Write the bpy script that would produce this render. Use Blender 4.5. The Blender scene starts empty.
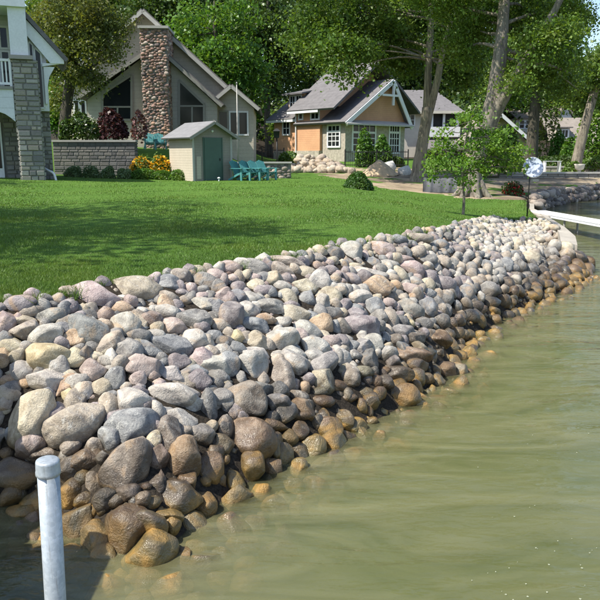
import bpy, math, random
import numpy as np
from mathutils import Vector, Matrix, Euler

random.seed(7)
rng = np.random.default_rng(11)
R = math.radians
scene = bpy.context.scene
COL = scene.collection

# ------------------------------------------------------------------ camera, sky, sun, exposure
F = 700.0                       # focal length in photo pixels (photo is 600 wide)
PITCH = math.atan2(145.0, F)
CAMZ = 2.4
cam_d = bpy.data.cameras.new('camera')
cam_d.sensor_width = 36.0
cam_d.lens = F / 600.0 * 36.0
cam_d.clip_start = 0.05
cam_d.clip_end = 3000
cam = bpy.data.objects.new('camera', cam_d)
COL.objects.link(cam)
cam.location = (0, 0, CAMZ)
cam.rotation_euler = (math.pi / 2 - PITCH, 0, 0)
scene.camera = cam

SUN = Vector((-0.92, -0.38, 0))
ELEV = R(56)
SUN = Vector((SUN.normalized().x * math.cos(ELEV), SUN.normalized().y * math.cos(ELEV), math.sin(ELEV)))
world = bpy.data.worlds.new('World')
scene.world = world
world.use_nodes = True
wn = world.node_tree.nodes
wl = world.node_tree.links
wn.clear()
sky = wn.new('ShaderNodeTexSky')
sky.sky_type = 'NISHITA'
sky.sun_disc = False
sky.sun_elevation = ELEV
sky.sun_rotation = math.atan2(SUN.x, SUN.y)
bg = wn.new('ShaderNodeBackground')
bg.inputs[1].default_value = 0.145
wo = wn.new('ShaderNodeOutputWorld')
wl.new(sky.outputs[0], bg.inputs[0])
wl.new(bg.outputs[0], wo.inputs[0])
sun_d = bpy.data.lights.new('sun', 'SUN')
sun_d.energy = 4.8
sun_d.angle = R(0.55)
sun_d.color = (1.0, 0.94, 0.83)
sun_o = bpy.data.objects.new('sun', sun_d)
COL.objects.link(sun_o)
sun_o.rotation_euler = (-SUN).to_track_quat('-Z', 'Y').to_euler()
scene.view_settings.view_transform = 'Standard'
scene.view_settings.look = 'None'
scene.view_settings.gamma = 1.0
scene.view_settings.exposure = 0.74
scene.view_settings.use_curve_mapping = False
scene.cycles.volume_bounces = 3
scene.cycles.max_bounces = 8
scene.cycles.transparent_max_bounces = 12
scene.cycles.use_denoising = True
scene.cycles.caustics_reflective = False
scene.cycles.caustics_refractive = False


# ------------------------------------------------------------------ projection helpers
def ray(u, v):
    cx, cy = (u - 300) / F, (300 - v) / F
    return np.array([cx, math.cos(PITCH) + cy * math.sin(PITCH), -math.sin(PITCH) + cy * math.cos(PITCH)])


def P(u, v, D):
    d = ray(u, v)
    d = d / d[1] * D
    return Vector((d[0], d[1], CAMZ + d[2]))


def on_z(u, v, z):
    d = ray(u, v)
    t = (z - CAMZ) / d[2]
    return Vector((d[0] * t, d[1] * t, z))


def project(p):
    """world (N,3) -> photo pixels (N,2) and depth"""
    p = np.asarray(p, float)
    q = p - np.array([0, 0, CAMZ])
    fw = q[:, 1] * math.cos(PITCH) - q[:, 2] * math.sin(PITCH)
    up = q[:, 1] * math.sin(PITCH) + q[:, 2] * math.cos(PITCH)
    return np.stack([300 + F * q[:, 0] / fw, 300 - F * up / fw], 1), fw


def sst(a, b, t):
    t = np.clip((np.asarray(t, float) - a) / (b - a), 0, 1)
    return t * t * (3 - 2 * t)


# ------------------------------------------------------------------ terrain
def land_z(x, y):
    x = np.asarray(x, float)
    y = np.asarray(y, float)
    z = 1.2 + 0.25 * (1 - sst(-15, -5, x)) * sst(9, 28, y)
    z = z - 0.62 * sst(1.0, 6.5, x) * (1 - sst(24, 45, y))
    z = z - 0.30 * sst(8.5, 11.5, x) * sst(22, 30, y) * (1 - sst(44, 56, y))
    z = z + 0.85 * sst(37, 62, y)
    ter = (1 - sst(-6.5, -2.0, x)) * sst(36.6, 39.5, y)
    z = z + 1.35 * ter * (1 - sst(60, 75, y) * 0.6)
    z = z + np.clip(y - 74, 0, 200) * 0.10
    z = z + np.clip(x - 25, 0, 200) * 0.03 * sst(45, 60, y)
    return z


def hit_land(u, v):
    p = on_z(u, v, 1.0)
    for _ in range(30):
        z = float(land_z(p.x, p.y))
        q = on_z(u, v, min(z, CAMZ - 0.05))
        p = p * 0.4 + q * 0.6
    p.z = float(land_z(p.x, p.y))
    return p


wl_px = [(-60, 484), (0, 496), (50, 510), (95, 540), (150, 556), (195, 518), (240, 486), (270, 468), (335, 438), (400, 405), (446, 374),
         (462, 345), (500, 318), (545, 298), (588, 278)]
tp_px = [(-90, 308), (0, 303), (60, 296), (110, 284), (150, 280), (200, 272), (250, 266), (300, 256), (350, 245), (400, 238),
         (450, 230), (480, 222), (500, 218), (530, 221), (551, 226)]
wl_w = [on_z(u, v, 0.0) for u, v in wl_px]
tp_w = [hit_land(u, v) for u, v in tp_px]
far_wl = [(5.75, 14.05), (6.5, 16.5), (7.1, 18.9), (7.85, 22.2), (8.7, 25.6), (10.9, 32.0), (13.8, 36.5), (17.8, 40.5), (27, 46), (45, 56), (80, 75), (300, 130)]
far_tp = [(6.7, 19.2), (7.4, 22.5), (8.3, 25.9), (10.4, 32.6), (13.4, 37.2), (17.5, 41.2), (27, 46.7), (45, 56.7), (80, 76), (300, 131)]
water_line = [(-22, -24), (-16, -3), (-9, 3.2), (-5.0, 4.4)] + [(p.x, p.y) for p in wl_w] + far_wl
top_line = [(-24, -22), (-18, -2), (-9.5, 4.6), (-5.3, 5.6)] + [(p.x, p.y) for p in tp_w] + far_tp
LAKE = water_line + [(300, -80), (-22, -80)]
LAND = top_line + [(300, 600), (-300, 600), (-300, -80), (-24, -80)]


def in_poly(poly, x, y):
    x = np.asarray(x, float)
    y = np.asarray(y, float)
    r = np.zeros(x.shape, bool)
    n = len(poly)
    for i in range(n):
        x1, y1 = poly[i]
        x2, y2 = poly[(i + 1) % n]
        c = (y1 > y) != (y2 > y)
        xi = (x2 - x1) * (y - y1) / ((y2 - y1) if y2 != y1 else 1e-9) + x1
        r ^= c & (x < xi)
    return r


def dist_line(line, x, y):
    x = np.asarray(x, float)
    y = np.asarray(y, float)
    best = np.full(x.shape, 1e9)
    for (x1, y1), (x2, y2) in zip(line[:-1], line[1:]):
        dx, dy = x2 - x1, y2 - y1
        t = np.clip(((x - x1) * dx + (y - y1) * dy) / (dx * dx + dy * dy), 0, 1)
        best = np.minimum(best, np.hypot(x - x1 - t * dx, y - y1 - t * dy))
    return best


def terrain(x, y):
    x = np.asarray(x, float)
    y = np.asarray(y, float)
    dw = dist_line(water_line, x, y)
    dt = dist_line(top_line, x, y)
    lake = in_poly(LAKE, x, y)
    land = in_poly(LAND, x, y)
    zl = land_z(x, y)
    bank = zl * (dw / (dw + dt + 1e-6)) ** 0.7
    z = np.where(land, zl, bank)
    z = np.where(lake, -np.minimum(0.42 * dw, 0.9 + 0.03 * dw).clip(0, 1.9), z)
    return z


def hit_terrain(u, v, tmax=30):
    d = ray(u, v)
    t = np.linspace(1.2, tmax, 1200)
    xs, ys, zs = d[0] * t, d[1] * t, CAMZ + d[2] * t
    below = zs < terrain(xs, ys)
    i = int(np.argmax(below)) if below.any() else 1199
    return Vector((xs[i], ys[i], zs[i]))


# ------------------------------------------------------------------ material helpers
MATS = {}


def new_mat(name):
    m = bpy.data.materials.new(name)
    m.use_nodes = True
    nt = m.node_tree
    nt.nodes.clear()
    out = nt.nodes.new('ShaderNodeOutputMaterial')
    return m, nt, out


def N(nt, kind, **kw):
    n = nt.nodes.new(kind)
    for k, v in kw.items():
        if k.startswith('i_'):
            key = k[2:]
            key = int(key) if key.isdigit() else key.replace('_', ' ')
            n.inputs[key].default_value = v
        else:
            setattr(n, k, v)
    return n


def L(nt, a, b):
    nt.links.new(a, b)


def mixc(nt, fac, a, b, mode='MIX'):
    n = nt.nodes.new('ShaderNodeMix')
    n.data_type = 'RGBA'
    n.blend_type = mode
    n.clamp_factor = True
    for idx, val in ((0, fac), (6, a), (7, b)):
        if isinstance(val, bpy.types.NodeSocket):
            nt.links.new(val, n.inputs[idx])
        elif idx == 0:
            n.inputs[0].default_value = val
        else:
            n.inputs[idx].default_value = (*val, 1) if len(val) == 3 else val
    return n.outputs[2]


def mth(nt, op, a, b=None, clamp=False):
    n = nt.nodes.new('ShaderNodeMath')
    n.operation = op
    n.use_clamp = clamp
    for i, val in ((0, a), (1, b)):
        if val is None:
            continue
        if isinstance(val, bpy.types.NodeSocket):
            nt.links.new(val, n.inputs[i])
        else:
            n.inputs[i].default_value = val
    return n.outputs[0]


def mrange(nt, val, a, b, c=0.0, d=1.0):
    n = nt.nodes.new('ShaderNodeMapRange')
    nt.links.new(val, n.inputs[0])
    n.inputs[1].default_value = a
    n.inputs[2].default_value = b
    n.inputs[3].default_value = c
    n.inputs[4].default_value = d
    return n.outputs[0]


def noise(nt, scale, detail=4, rough=0.55, coord=None, dist=0.0):
    n = nt.nodes.new('ShaderNodeTexNoise')
    n.inputs['Scale'].default_value = scale
    n.inputs['Detail'].default_value = detail
    n.inputs['Roughness'].default_value = rough
    n.inputs['Distortion'].default_value = dist
    if coord is not None:
        nt.links.new(coord, n.inputs['Vector'])
    return n


def plain(name, col, rough=0.6, var=0.15, scale=3.0, bump=0.0, bscale=30.0, metallic=0.0, siding=0.0, spec=0.4, axis=2, sdepth=0.5):
    """generic weathered surface; siding>0 = height of a lap-siding course in metres"""
    if name in MATS:
        return MATS[name]
    m, nt, out = new_mat(name)
    b = N(nt, 'ShaderNodeBsdfPrincipled')
    L(nt, b.outputs[0], out.inputs[0])
    tc = N(nt, 'ShaderNodeTexCoord')
    n1 = noise(nt, scale, 5, 0.6, tc.outputs['Object'])
    f = mrange(nt, n1.outputs[0], 0.3, 0.7)
    lo = tuple(c * (1 - var) for c in col)
    hi = tuple(min(1, c * (1 + var)) for c in col)
    c = mixc(nt, f, lo, hi)
    n2 = noise(nt, scale * 9, 3, 0.6, tc.outputs['Object'])
    c = mixc(nt, mrange(nt, n2.outputs[0], 0.35, 0.75, 0, 0.5), c, tuple(x * 0.75 for x in col))
    h = n2.outputs[0]
    if bump:
        n3 = noise(nt, bscale, 4, 0.6, tc.outputs['Object'])
        h = n3.outputs[0]
    bp = N(nt, 'ShaderNodeBump')
    bp.inputs['Strength'].default_value = max(bump, 0.05)
    bp.inputs['Distance'].default_value = 0.02
    L(nt, h, bp.inputs['Height'])
    last = bp
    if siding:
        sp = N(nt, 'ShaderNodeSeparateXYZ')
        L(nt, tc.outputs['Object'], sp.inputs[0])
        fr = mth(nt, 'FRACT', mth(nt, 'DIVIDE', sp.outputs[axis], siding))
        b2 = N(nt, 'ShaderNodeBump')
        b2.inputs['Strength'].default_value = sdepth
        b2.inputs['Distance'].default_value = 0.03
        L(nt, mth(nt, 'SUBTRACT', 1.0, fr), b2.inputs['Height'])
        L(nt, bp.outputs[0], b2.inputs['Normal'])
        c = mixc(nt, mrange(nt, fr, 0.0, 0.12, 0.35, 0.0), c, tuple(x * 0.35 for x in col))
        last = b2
    L(nt, c, b.inputs['Base Color'])
    L(nt, last.outputs[0], b.inputs['Normal'])
    b.inputs['Roughness'].default_value = rough
    b.inputs['Metallic'].default_value = metallic
    b.inputs['Specular IOR Level'].default_value = spec
    MATS[name] = m
    return m


def leafmat(name, col, var=0.45, trans=0.35, rough=0.45, yellow=0.25):
    if name in MATS:
        return MATS[name]
    m, nt, out = new_mat(name)
    geo = N(nt, 'ShaderNodeNewGeometry')
    tc = N(nt, 'ShaderNodeTexCoord')
    n1 = noise(nt, 0.7, 3, 0.6, tc.outputs['Object'])
    c = mixc(nt, geo.outputs['Random Per Island'], tuple(x * (1 - var) for x in col), tuple(x * (1 + var) for x in col))
    yc = (col[0] * 1.9 + 0.01, col[1] * 1.25, col[2] * 0.8)
    c = mixc(nt, mrange(nt, n1.outputs[0], 0.45, 0.75, 0, yellow * 2), c, yc)
    d = N(nt, 'ShaderNodeBsdfPrincipled')
    d.inputs['Roughness'].default_value = rough
    d.inputs['Specular IOR Level'].default_value = 0.35
    t = N(nt, 'ShaderNodeBsdfTranslucent')
    L(nt, c, d.inputs['Base Color'])
    tcx = mixc(nt, 1.0, c, (1.25, 1.2, 0.5), 'MULTIPLY')
    L(nt, tcx, t.inputs[0])
    mx = N(nt, 'ShaderNodeMixShader')
    mx.inputs[0].default_value = trans
    L(nt, d.outputs[0], mx.inputs[1])
    L(nt, t.outputs[0], mx.inputs[2])
    L(nt, mx.outputs[0], out.inputs[0])
    MATS[name] = m
    return m


def barkmat(name, col, scale=6.0):
    m, nt, out = new_mat(name)
    b = N(nt, 'ShaderNodeBsdfPrincipled')
    L(nt, b.outputs[0], out.inputs[0])
    tc = N(nt, 'ShaderNodeTexCoord')
    mp = N(nt, 'ShaderNodeMapping')
    mp.inputs['Scale'].default_value = (1, 1, 0.13)
    L(nt, tc.outputs['Object'], mp.inputs[0])
    n1 = noise(nt, scale * 1.6, 6, 0.7, mp.outputs[0], 0.6)
    n2 = noise(nt, 1.1, 3, 0.6, tc.outputs['Object'])
    c = mixc(nt, mrange(nt, n1.outputs[0], 0.38, 0.62), tuple(x * 0.42 for x in col), tuple(x * 1.2 for x in col))
    c = mixc(nt, mrange(nt, n2.outputs[0], 0.5, 0.75, 0, 0.5), c, (col[0] * 0.8, col[1] * 0.95, col[2] * 0.7))
    L(nt, c, b.inputs['Base Color'])
    b.inputs['Roughness'].default_value = 0.9
    bp = N(nt, 'ShaderNodeBump')
    bp.inputs['Strength'].default_value = 1.0
    bp.inputs['Distance'].default_value = 0.12
    L(nt, n1.outputs[0], bp.inputs['Height'])
    L(nt, bp.outputs[0], b.inputs['Normal'])
    return m


def rockmat(name, per_object=True, wetline=True):
    m, nt, out = new_mat(name)
    b = N(nt, 'ShaderNodeBsdfPrincipled')
    L(nt, b.outputs[0], out.inputs[0])
    geo = N(nt, 'ShaderNodeNewGeometry')
    pos = geo.outputs['Position']
    if per_object:
        oi = N(nt, 'ShaderNodeObjectInfo')
        base = oi.outputs['Color']
        rnd = oi.outputs['Random']
    else:
        at = N(nt, 'ShaderNodeAttribute', attribute_name='Col')
        base = at.outputs['Color']
        rnd = geo.outputs['Random Per Island']
    n1 = noise(nt, 9, 5, 0.6, pos, 0.5)
    n2 = noise(nt, 75, 4, 0.65, pos)
    n3 = noise(nt, 230, 2, 0.6, pos)
    n4 = noise(nt, 4.5, 3, 0.5, pos, 1.5)
    dark = mixc(nt, 1.0, base, (0.55, 0.54, 0.55), 'MULTIPLY')
    lite = mixc(nt, 0.24, base, (0.66, 0.62, 0.54))
    c = mixc(nt, mrange(nt, n1.outputs[0], 0.34, 0.66), dark, lite)
    # rusty / tan stains on some stones
    st = mth(nt, 'MULTIPLY', mrange(nt, n4.outputs[0], 0.52, 0.68), mrange(nt, rnd, 0.45, 0.75, 0, 0.55))
    c = mixc(nt, st, c, (0.42, 0.28, 0.15))
    c = mixc(nt, mrange(nt, n2.outputs[0], 0.30, 0.46, 0.55, 0.0), c, mixc(nt, 1.0, base, (0.32, 0.31, 0.31), 'MULTIPLY'))
    c = mixc(nt, mrange(nt, n3.outputs[0], 0.58, 0.72, 0.0, 0.5), c, (0.70, 0.68, 0.63))
    # mineral bands on some stones
    wv = N(nt, 'ShaderNodeTexWave')
    wv.inputs['Scale'].default_value = 5.0
    wv.inputs['Distortion'].default_value = 5.0
    wv.inputs['Detail'].default_value = 3.0
    wv.bands_direction = 'DIAGONAL'
    L(nt, pos, wv.inputs['Vector'])
    bandm = mth(nt, 'MULTIPLY', mrange(nt, rnd, 0.0, 0.4, 0.38, 0.0), mrange(nt, wv.outputs['Fac'], 0.75, 0.95))
    c = mixc(nt, bandm, c, (0.16, 0.15, 0.15))
    # fracture creases and pale lichen / lime blotches
    n5 = noise(nt, 4.0, 2, 0.45, pos, 0.5)
    crease = mrange(nt, mth(nt, 'ABSOLUTE', mth(nt, 'SUBTRACT', n5.outputs[0], 0.5)), 0.0, 0.018, 1.0, 0.0)
    crease = mth(nt, 'MULTIPLY', crease, mth(nt, 'MULTIPLY', mrange(nt, rnd, 0.35, 0.7, 0.0, 0.5), mrange(nt, n1.outputs[0], 0.42, 0.58)))
    c = mixc(nt, mth(nt, 'MULTIPLY', crease, 0.5), c, mixc(nt, 1.0, base, (0.3, 0.28, 0.27), 'MULTIPLY'))
    n6 = noise(nt, 22.0, 4, 0.7, pos, 0.3)
    c = mixc(nt, mth(nt, 'MULTIPLY', mrange(nt, n6.outputs[0], 0.60, 0.66), mrange(nt, rnd, 0.3, 0.9, 0.55, 0.0)), c, (0.58, 0.57, 0.52))
    hgt = mth(nt, 'ADD', mth(nt, 'MULTIPLY', mth(nt, 'SUBTRACT', n1.outputs[0], mth(nt, 'MULTIPLY', crease, 0.25)), 1.2), mth(nt, 'ADD', mth(nt, 'MULTIPLY', n2.outputs[0], 0.5), mth(nt, 'MULTIPLY', n3.outputs[0], 0.12)))
    bp = N(nt, 'ShaderNodeBump')
    bp.inputs['Strength'].default_value = 0.95
    bp.inputs['Distance'].default_value = 0.02
    L(nt, hgt, bp.inputs['Height'])
    L(nt, bp.outputs[0], b.inputs['Normal'])
    if wetline:
        sp = N(nt, 'ShaderNodeSeparateXYZ')
        L(nt, pos, sp.inputs[0])
        zz = mth(nt, 'ADD', sp.outputs[2], mth(nt, 'MULTIPLY', mth(nt, 'SUBTRACT', n4.outputs[0], 0.5), 0.45))
        wet = mrange(nt, zz, 0.32, 0.45, 1.0, 0.0)
        alg = mth(nt, 'MULTIPLY', mrange(nt, zz, 0.04, 0.26, 1.0, 0.0), mth(nt, 'MULTIPLY', mrange(nt, n1.outputs[0], 0.25, 0.6, 0.35, 0.95), mrange(nt, rnd, 0.1, 0.7, 0.2, 1.0)))
        cw = mixc(nt, 1.0, c, (0.33, 0.285, 0.22), 'MULTIPLY')
        algc = mixc(nt, mrange(nt, n4.outputs[0], 0.35, 0.65), (0.36, 0.205, 0.05), (0.15, 0.125, 0.035))
        cw = mixc(nt, alg, cw, algc)
        c = mixc(nt, wet, c, cw)
        L(nt, mrange(nt, wet, 0, 1, 0.85, 0.45), b.inputs['Roughness'])
        L(nt, mth(nt, 'MULTIPLY', wet, mrange(nt, n4.outputs[0], 0.42, 0.58, 0.05, 0.6)), b.inputs['Coat Weight'])
        b.inputs['Coat Roughness'].default_value = 0.13
        bc = N(nt, 'ShaderNodeBump')
        bc.inputs['Strength'].default_value = 0.8
        bc.inputs['Distance'].default_value = 0.02
        L(nt, mth(nt, 'ADD', n1.outputs[0], mth(nt, 'MULTIPLY', n2.outputs[0], 0.3)), bc.inputs['Height'])
        L(nt, bc.outputs[0], b.inputs['Coat Normal'])
    else:
        b.inputs['Roughness'].default_value = 0.85
    L(nt, c, b.inputs['Base Color'])
    return m


def vcmat(name, rough=0.85, bump=0.5, bscale=25):
    m, nt, out = new_mat(name)
    b = N(nt, 'ShaderNodeBsdfPrincipled')
    L(nt, b.outputs[0], out.inputs[0])
    at = N(nt, 'ShaderNodeAttribute', attribute_name='Col')
    tc = N(nt, 'ShaderNodeTexCoord')
    n1 = noise(nt, bscale, 5, 0.65, tc.outputs['Object'])
    c = mixc(nt, mrange(nt, n1.outputs[0], 0.35, 0.65, 0, 0.55), at.outputs['Color'], mixc(nt, 1.0, at.outputs['Color'], (0.5, 0.5, 0.5), 'MULTIPLY'))
    L(nt, c, b.inputs['Base Color'])
    b.inputs['Roughness'].default_value = rough
    bp = N(nt, 'ShaderNodeBump')
    bp.inputs['Strength'].default_value = bump
    bp.inputs['Distance'].default_value = 0.03
    L(nt, n1.outputs[0], bp.inputs['Height'])
    L(nt, bp.outputs[0], b.inputs['Normal'])
    return m


def glassmat(name, col=(0.012, 0.015, 0.018)):
    m, nt, out = new_mat(name)
    b = N(nt, 'ShaderNodeBsdfPrincipled')
    b.inputs['Base Color'].default_value = (*col, 1)
    b.inputs['Roughness'].default_value = 0.08
    b.inputs['Specular IOR Level'].default_value = 0.3
    tc = N(nt, 'ShaderNodeTexCoord')
    n1 = noise(nt, 1.5, 2, 0.5, tc.outputs['Object'])
    bp = N(nt, 'ShaderNodeBump')
    bp.inputs['Strength'].default_value = 0.04
    L(nt, n1.outputs[0], bp.inputs['Height'])
    L(nt, bp.outputs[0], b.inputs['Normal'])
    L(nt, b.outputs[0], out.inputs[0])
    return m


# ------------------------------------------------------------------ object helpers
def link_mesh(name, verts, faces, mat, parent=None, smooth=False, cols=None):
    me = bpy.data.meshes.new(name)
    if isinstance(verts, np.ndarray) and isinstance(faces, np.ndarray):
        nv, nf, k = len(verts), len(faces), faces.shape[1]
        me.vertices.add(nv)
        me.vertices.foreach_set('co', verts.astype(np.float32).ravel())
        me.loops.add(nf * k)
        me.loops.foreach_set('vertex_index', faces.astype(np.int32).ravel())
        me.polygons.add(nf)
        me.polygons.foreach_set('loop_start', np.arange(0, nf * k, k, dtype=np.int32))
        me.update(calc_edges=True)
    else:
        me.from_pydata([tuple(v) for v in verts], [], [tuple(f) for f in faces])
        me.update()
    if cols is not None:
        a = me.color_attributes.new('Col', 'FLOAT_COLOR', 'POINT')
        c = np.ones((len(cols), 4), np.float32)
        c[:, :3] = cols
        a.data.foreach_set('color', c.ravel())
    if smooth:
        me.polygons.foreach_set('use_smooth', np.ones(len(me.polygons), bool))
    if mat:
        me.materials.append(mat)
    o = bpy.data.objects.new(name, me)
    COL.objects.link(o)
    if parent:
        o.parent = parent
    return o


def tag(o, label=None, cat=None, group=None, kind=None):
    if label:
        o['label'] = label
    if cat:
        o['category'] = cat
    if group:
        o['group'] = group
    if kind:
        o['kind'] = kind
    return o


def thing(name, label, cat, loc, rz=0.0, group=None):
    o = bpy.data.objects.new(name, None)
    o.empty_display_size = 0.2
    COL.objects.link(o)
    o.location = loc
    o.rotation_euler = (0, 0, rz)
    return tag(o, label, cat, group)


class MB:
    def __init__(s):
        s.v, s.f, s.c = [], [], []
        s.col = (0.5, 0.5, 0.5)

    def add(s, vs, fs):
        n = len(s.v)
        s.v += [tuple(v) for v in vs]
        s.c += [s.col] * len(vs)
        s.f += [tuple(i + n for i in f) for f in fs]
        return s

    def box(s, x0, x1, y0, y1, z0, z1, taper=0.0):
        t = taper
        vs = [(x0, y0, z0), (x1, y0, z0), (x1, y1, z0), (x0, y1, z0), (x0 + t, y0 + t, z1), (x1 - t, y0 + t, z1), (x1 - t, y1 - t, z1), (x0 + t, y1 - t, z1)]
        return s.add(vs, [(0, 3, 2, 1), (4, 5, 6, 7), (0, 1, 5, 4), (1, 2, 6, 5), (2, 3, 7, 6), (3, 0, 4, 7)])

    def prism(s, poly, y0, y1):
        """poly: (x,z) outline, extruded along y"""
        n = len(poly)
        vs = [(x, y0, z) for x, z in poly] + [(x, y1, z) for x, z in poly]
        fs = [tuple(range(n)), tuple(range(2 * n - 1, n - 1, -1))]
        fs += [(i, i + n, (i + 1) % n + n, (i + 1) % n) for i in range(n)]
        return s.add(vs, fs)

    def slab(s, quad, thick):
        """a quad of 3-D points thickened along its normal"""
        q = [Vector(p) for p in quad]
        nrm = (q[1] - q[0]).cross(q[3] - q[0]).normalized() * thick
        vs = q + [p + nrm for p in q]
        return s.add(vs, [(3, 2, 1, 0), (4, 5, 6, 7), (0, 1, 5, 4), (1, 2, 6, 5), (2, 3, 7, 6), (3, 0, 4, 7)])

    def poly3(s, pts, nrm, thick):
        q = [Vector(p) for p in pts]
        d = Vector(nrm) * thick
        n = len(q)
        vs = q + [p + d for p in q]
        fs = [tuple(range(n - 1, -1, -1)), tuple(range(n, 2 * n))]
        fs += [(i, (i + 1) % n, (i + 1) % n + n, i + n) for i in range(n)]
        return s.add(vs, fs)

    def bar(s, a, b, w, d=None, up=(0, 0, 1)):
        a, b = Vector(a), Vector(b)
        d = d or w
        t = (b - a).normalized()
        upv = Vector(up)
        if abs(t.dot(upv)) > 0.98:
            upv = Vector((0, 1, 0))
        sx = t.cross(upv).normalized() * (w / 2)
        sy = sx.cross(t).normalized() * (d / 2)
        vs = [a - sx - sy, a + sx - sy, a + sx + sy, a - sx + sy, b - sx - sy, b + sx - sy, b + sx + sy, b - sx + sy]
        return s.add(vs, [(0, 3, 2, 1), (4, 5, 6, 7), (0, 1, 5, 4), (1, 2, 6, 5), (2, 3, 7, 6), (3, 0, 4, 7)])

    def tube(s, pts, rad, n=10, jitter=0.0, caps=True):
        pts = [Vector(p) for p in pts]
        rings = []
        ref = Vector((1, 0, 0))
        base = len(s.v)
        for i, p in enumerate(pts):
            t = (pts[min(i + 1, len(pts) - 1)] - pts[max(i - 1, 0)]).normalized()
            if abs(t.dot(ref)) > 0.95:
                ref = Vector((0, 1, 0))
            a = (ref - t * ref.dot(t)).normalized()
            b = t.cross(a)
            for k in range(n):
                th = 2 * math.pi * k / n
                r = rad[i] * (1 + (random.uniform(-jitter, jitter) if jitter else 0))
                s.v.append(tuple(p + (a * math.cos(th) + b * math.sin(th)) * r))
                s.c.append(s.col)
        for i in range(len(pts) - 1):
            for k in range(n):
                q = base + i * n
                s.f.append((q + k, q + (k + 1) % n, q + n + (k + 1) % n, q + n + k))
        if caps:
            s.f.append(tuple(base + k for k in range(n - 1, -1, -1)))
            q = base + (len(pts) - 1) * n
            s.f.append(tuple(q + k for k in range(n)))
        return s

    def build(s, name, mat, parent=None, smooth=False, cols=False):
        return link_mesh(name, s.v, s.f, mat, parent, smooth, cols=np.array(s.c) if cols else None)


def ico(sub):
    import bmesh
    bm = bmesh.new()
    bmesh.ops.create_icosphere(bm, subdivisions=sub, radius=1.0)
    v = np.array([p.co[:] for p in bm.verts])
    f = np.array([[p.index for p in fc.verts] for fc in bm.faces])
    bm.free()
    return v, f


ICO = {k: ico(k) for k in (1, 2, 3, 4)}


def rock_shape(seed, sub=3, angular=0.5):
    r = np.random.default_rng(seed)
    v, f = ICO[sub]
    v = v.copy()
    for _ in range(int(9 + 8 * angular)):
        n = r.normal(size=3)
        n /= np.linalg.norm(n)
        d = r.uniform(0.62, 0.93)
        t = v @ n - d
        v -= np.outer(np.clip(t, 0, None) * r.uniform(0.72, 1.0), n)
    for fr, am in ((1.7, 0.05), (3.3, 0.03), (6.5, 0.016), (13, 0.008)):
        k = r.normal(size=(3, 3)) * fr
        ph = r.uniform(0, 6.28, 3)
        w = np.sin(v @ k + ph).sum(1, keepdims=True) / 3
        v *= 1 + am * w * 1.6
    lo, hi = v.min(0), v.max(0)
    v = (v - (lo + hi) / 2) / ((hi - lo) / 2)
    return v, f


# ------------------------------------------------------------------ ground
def axis_steps(segs):
    out = []
    for a, b, st in segs:
        out += list(np.arange(a, b, st))
    out.append(segs[-1][1])
    return np.array(out)


gx = axis_steps([(-300, -60, 24), (-60, -16, 2.0), (-16, -7, 0.5), (-7, 9, 0.14), (9, 22, 0.4), (22, 60, 2.0), (60, 300, 24)])
gy = axis_steps([(-80, -6, 8), (-6, 1.6, 0.6), (1.6, 16, 0.14), (16, 48, 0.4), (48, 110, 2.5), (110, 600, 35)])
GX, GY = np.meshgrid(gx, gy)
GZ = terrain(GX.ravel(), GY.ravel())
near = (np.abs(GX.ravel()) < 30) & (GY.ravel() < 70)
GZ = GZ + np.where(in_poly(LAND, GX.ravel(), GY.ravel()) & near, 0.006 * np.sin(GX.ravel() * 1.7 + 0.6 * GY.ravel()) + 0.006 * np.sin(GY.ravel() * 1.3 - GX.ravel()), 0)
gv = np.stack([GX.ravel(), GY.ravel(), GZ], 1)
nx, ny = len(gx), len(gy)
ii, jj = np.meshgrid(np.arange(nx - 1), np.arange(ny - 1))
a0 = (jj * nx + ii).ravel()
gf = np.stack([a0, a0 + 1, a0 + nx + 1, a0 + nx], 1)
# zone masks stored as colour: R = bare sand, G = soil under the stones / lake bed
land = in_poly(LAND, gv[:, 0], gv[:, 1])
upx, _d = project(gv)
dpt = np.where(gv[:, 1] > 1, gv[:, 1], 1)
SAND = [(3.5, 31.0), (7.0, 28.8), (9.0, 28.0), (9.6, 28.5), (10.6, 32.5), (13.6, 37.0), (18, 41), (30, 48), (30, 56), (16, 55), (9, 50), (3, 48), (-1, 49), (-2.2, 47.5), (1.5, 40)]
sand = in_poly(SAND, gv[:, 0], gv[:, 1]).astype(float)
gc = np.zeros((len(gv), 3))
gc[:, 0] = sand
gc[:, 1] = ((~land) | (gv[:, 1] > 66)).astype(float)
m, nt, out = new_mat('ground_mat')
b = N(nt, 'ShaderNodeBsdfPrincipled')
L(nt, b.outputs[0], out.inputs[0])
at = N(nt, 'ShaderNodeAttribute', attribute_name='Col')
spc = N(nt, 'ShaderNodeSeparateColor')
L(nt, at.outputs['Color'], spc.inputs[0])
geo = N(nt, 'ShaderNodeNewGeometry')
n1 = noise(nt, 0.55, 4, 0.6, geo.outputs['Position'])
n2 = noise(nt, 45, 4, 0.7, geo.outputs['Position'])
n3 = noise(nt, 6, 4, 0.6, geo.outputs['Position'])
c = mixc(nt, mrange(nt, n1.outputs[0], 0.3, 0.7), (0.065, 0.140, 0.020), (0.105, 0.190, 0.032))
c = mixc(nt, mrange(nt, n2.outputs[0], 0.35, 0.7, 0, 0.55), c, (0.035, 0.085, 0.014))
c = mixc(nt, mrange(nt, n3.outputs[0], 0.55, 0.75, 0, 0.3), c, (0.13, 0.17, 0.045))
sa = mixc(nt, mrange(nt, n3.outputs[0], 0.35, 0.65), (0.29, 0.225, 0.15), (0.40, 0.33, 0.235))
n1b = noise(nt, 0.35, 4, 0.6, geo.outputs['Position'])
sa = mixc(nt, mrange(nt, n1.outputs[0], 0.42, 0.6), sa, (0.17, 0.135, 0.095))
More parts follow.
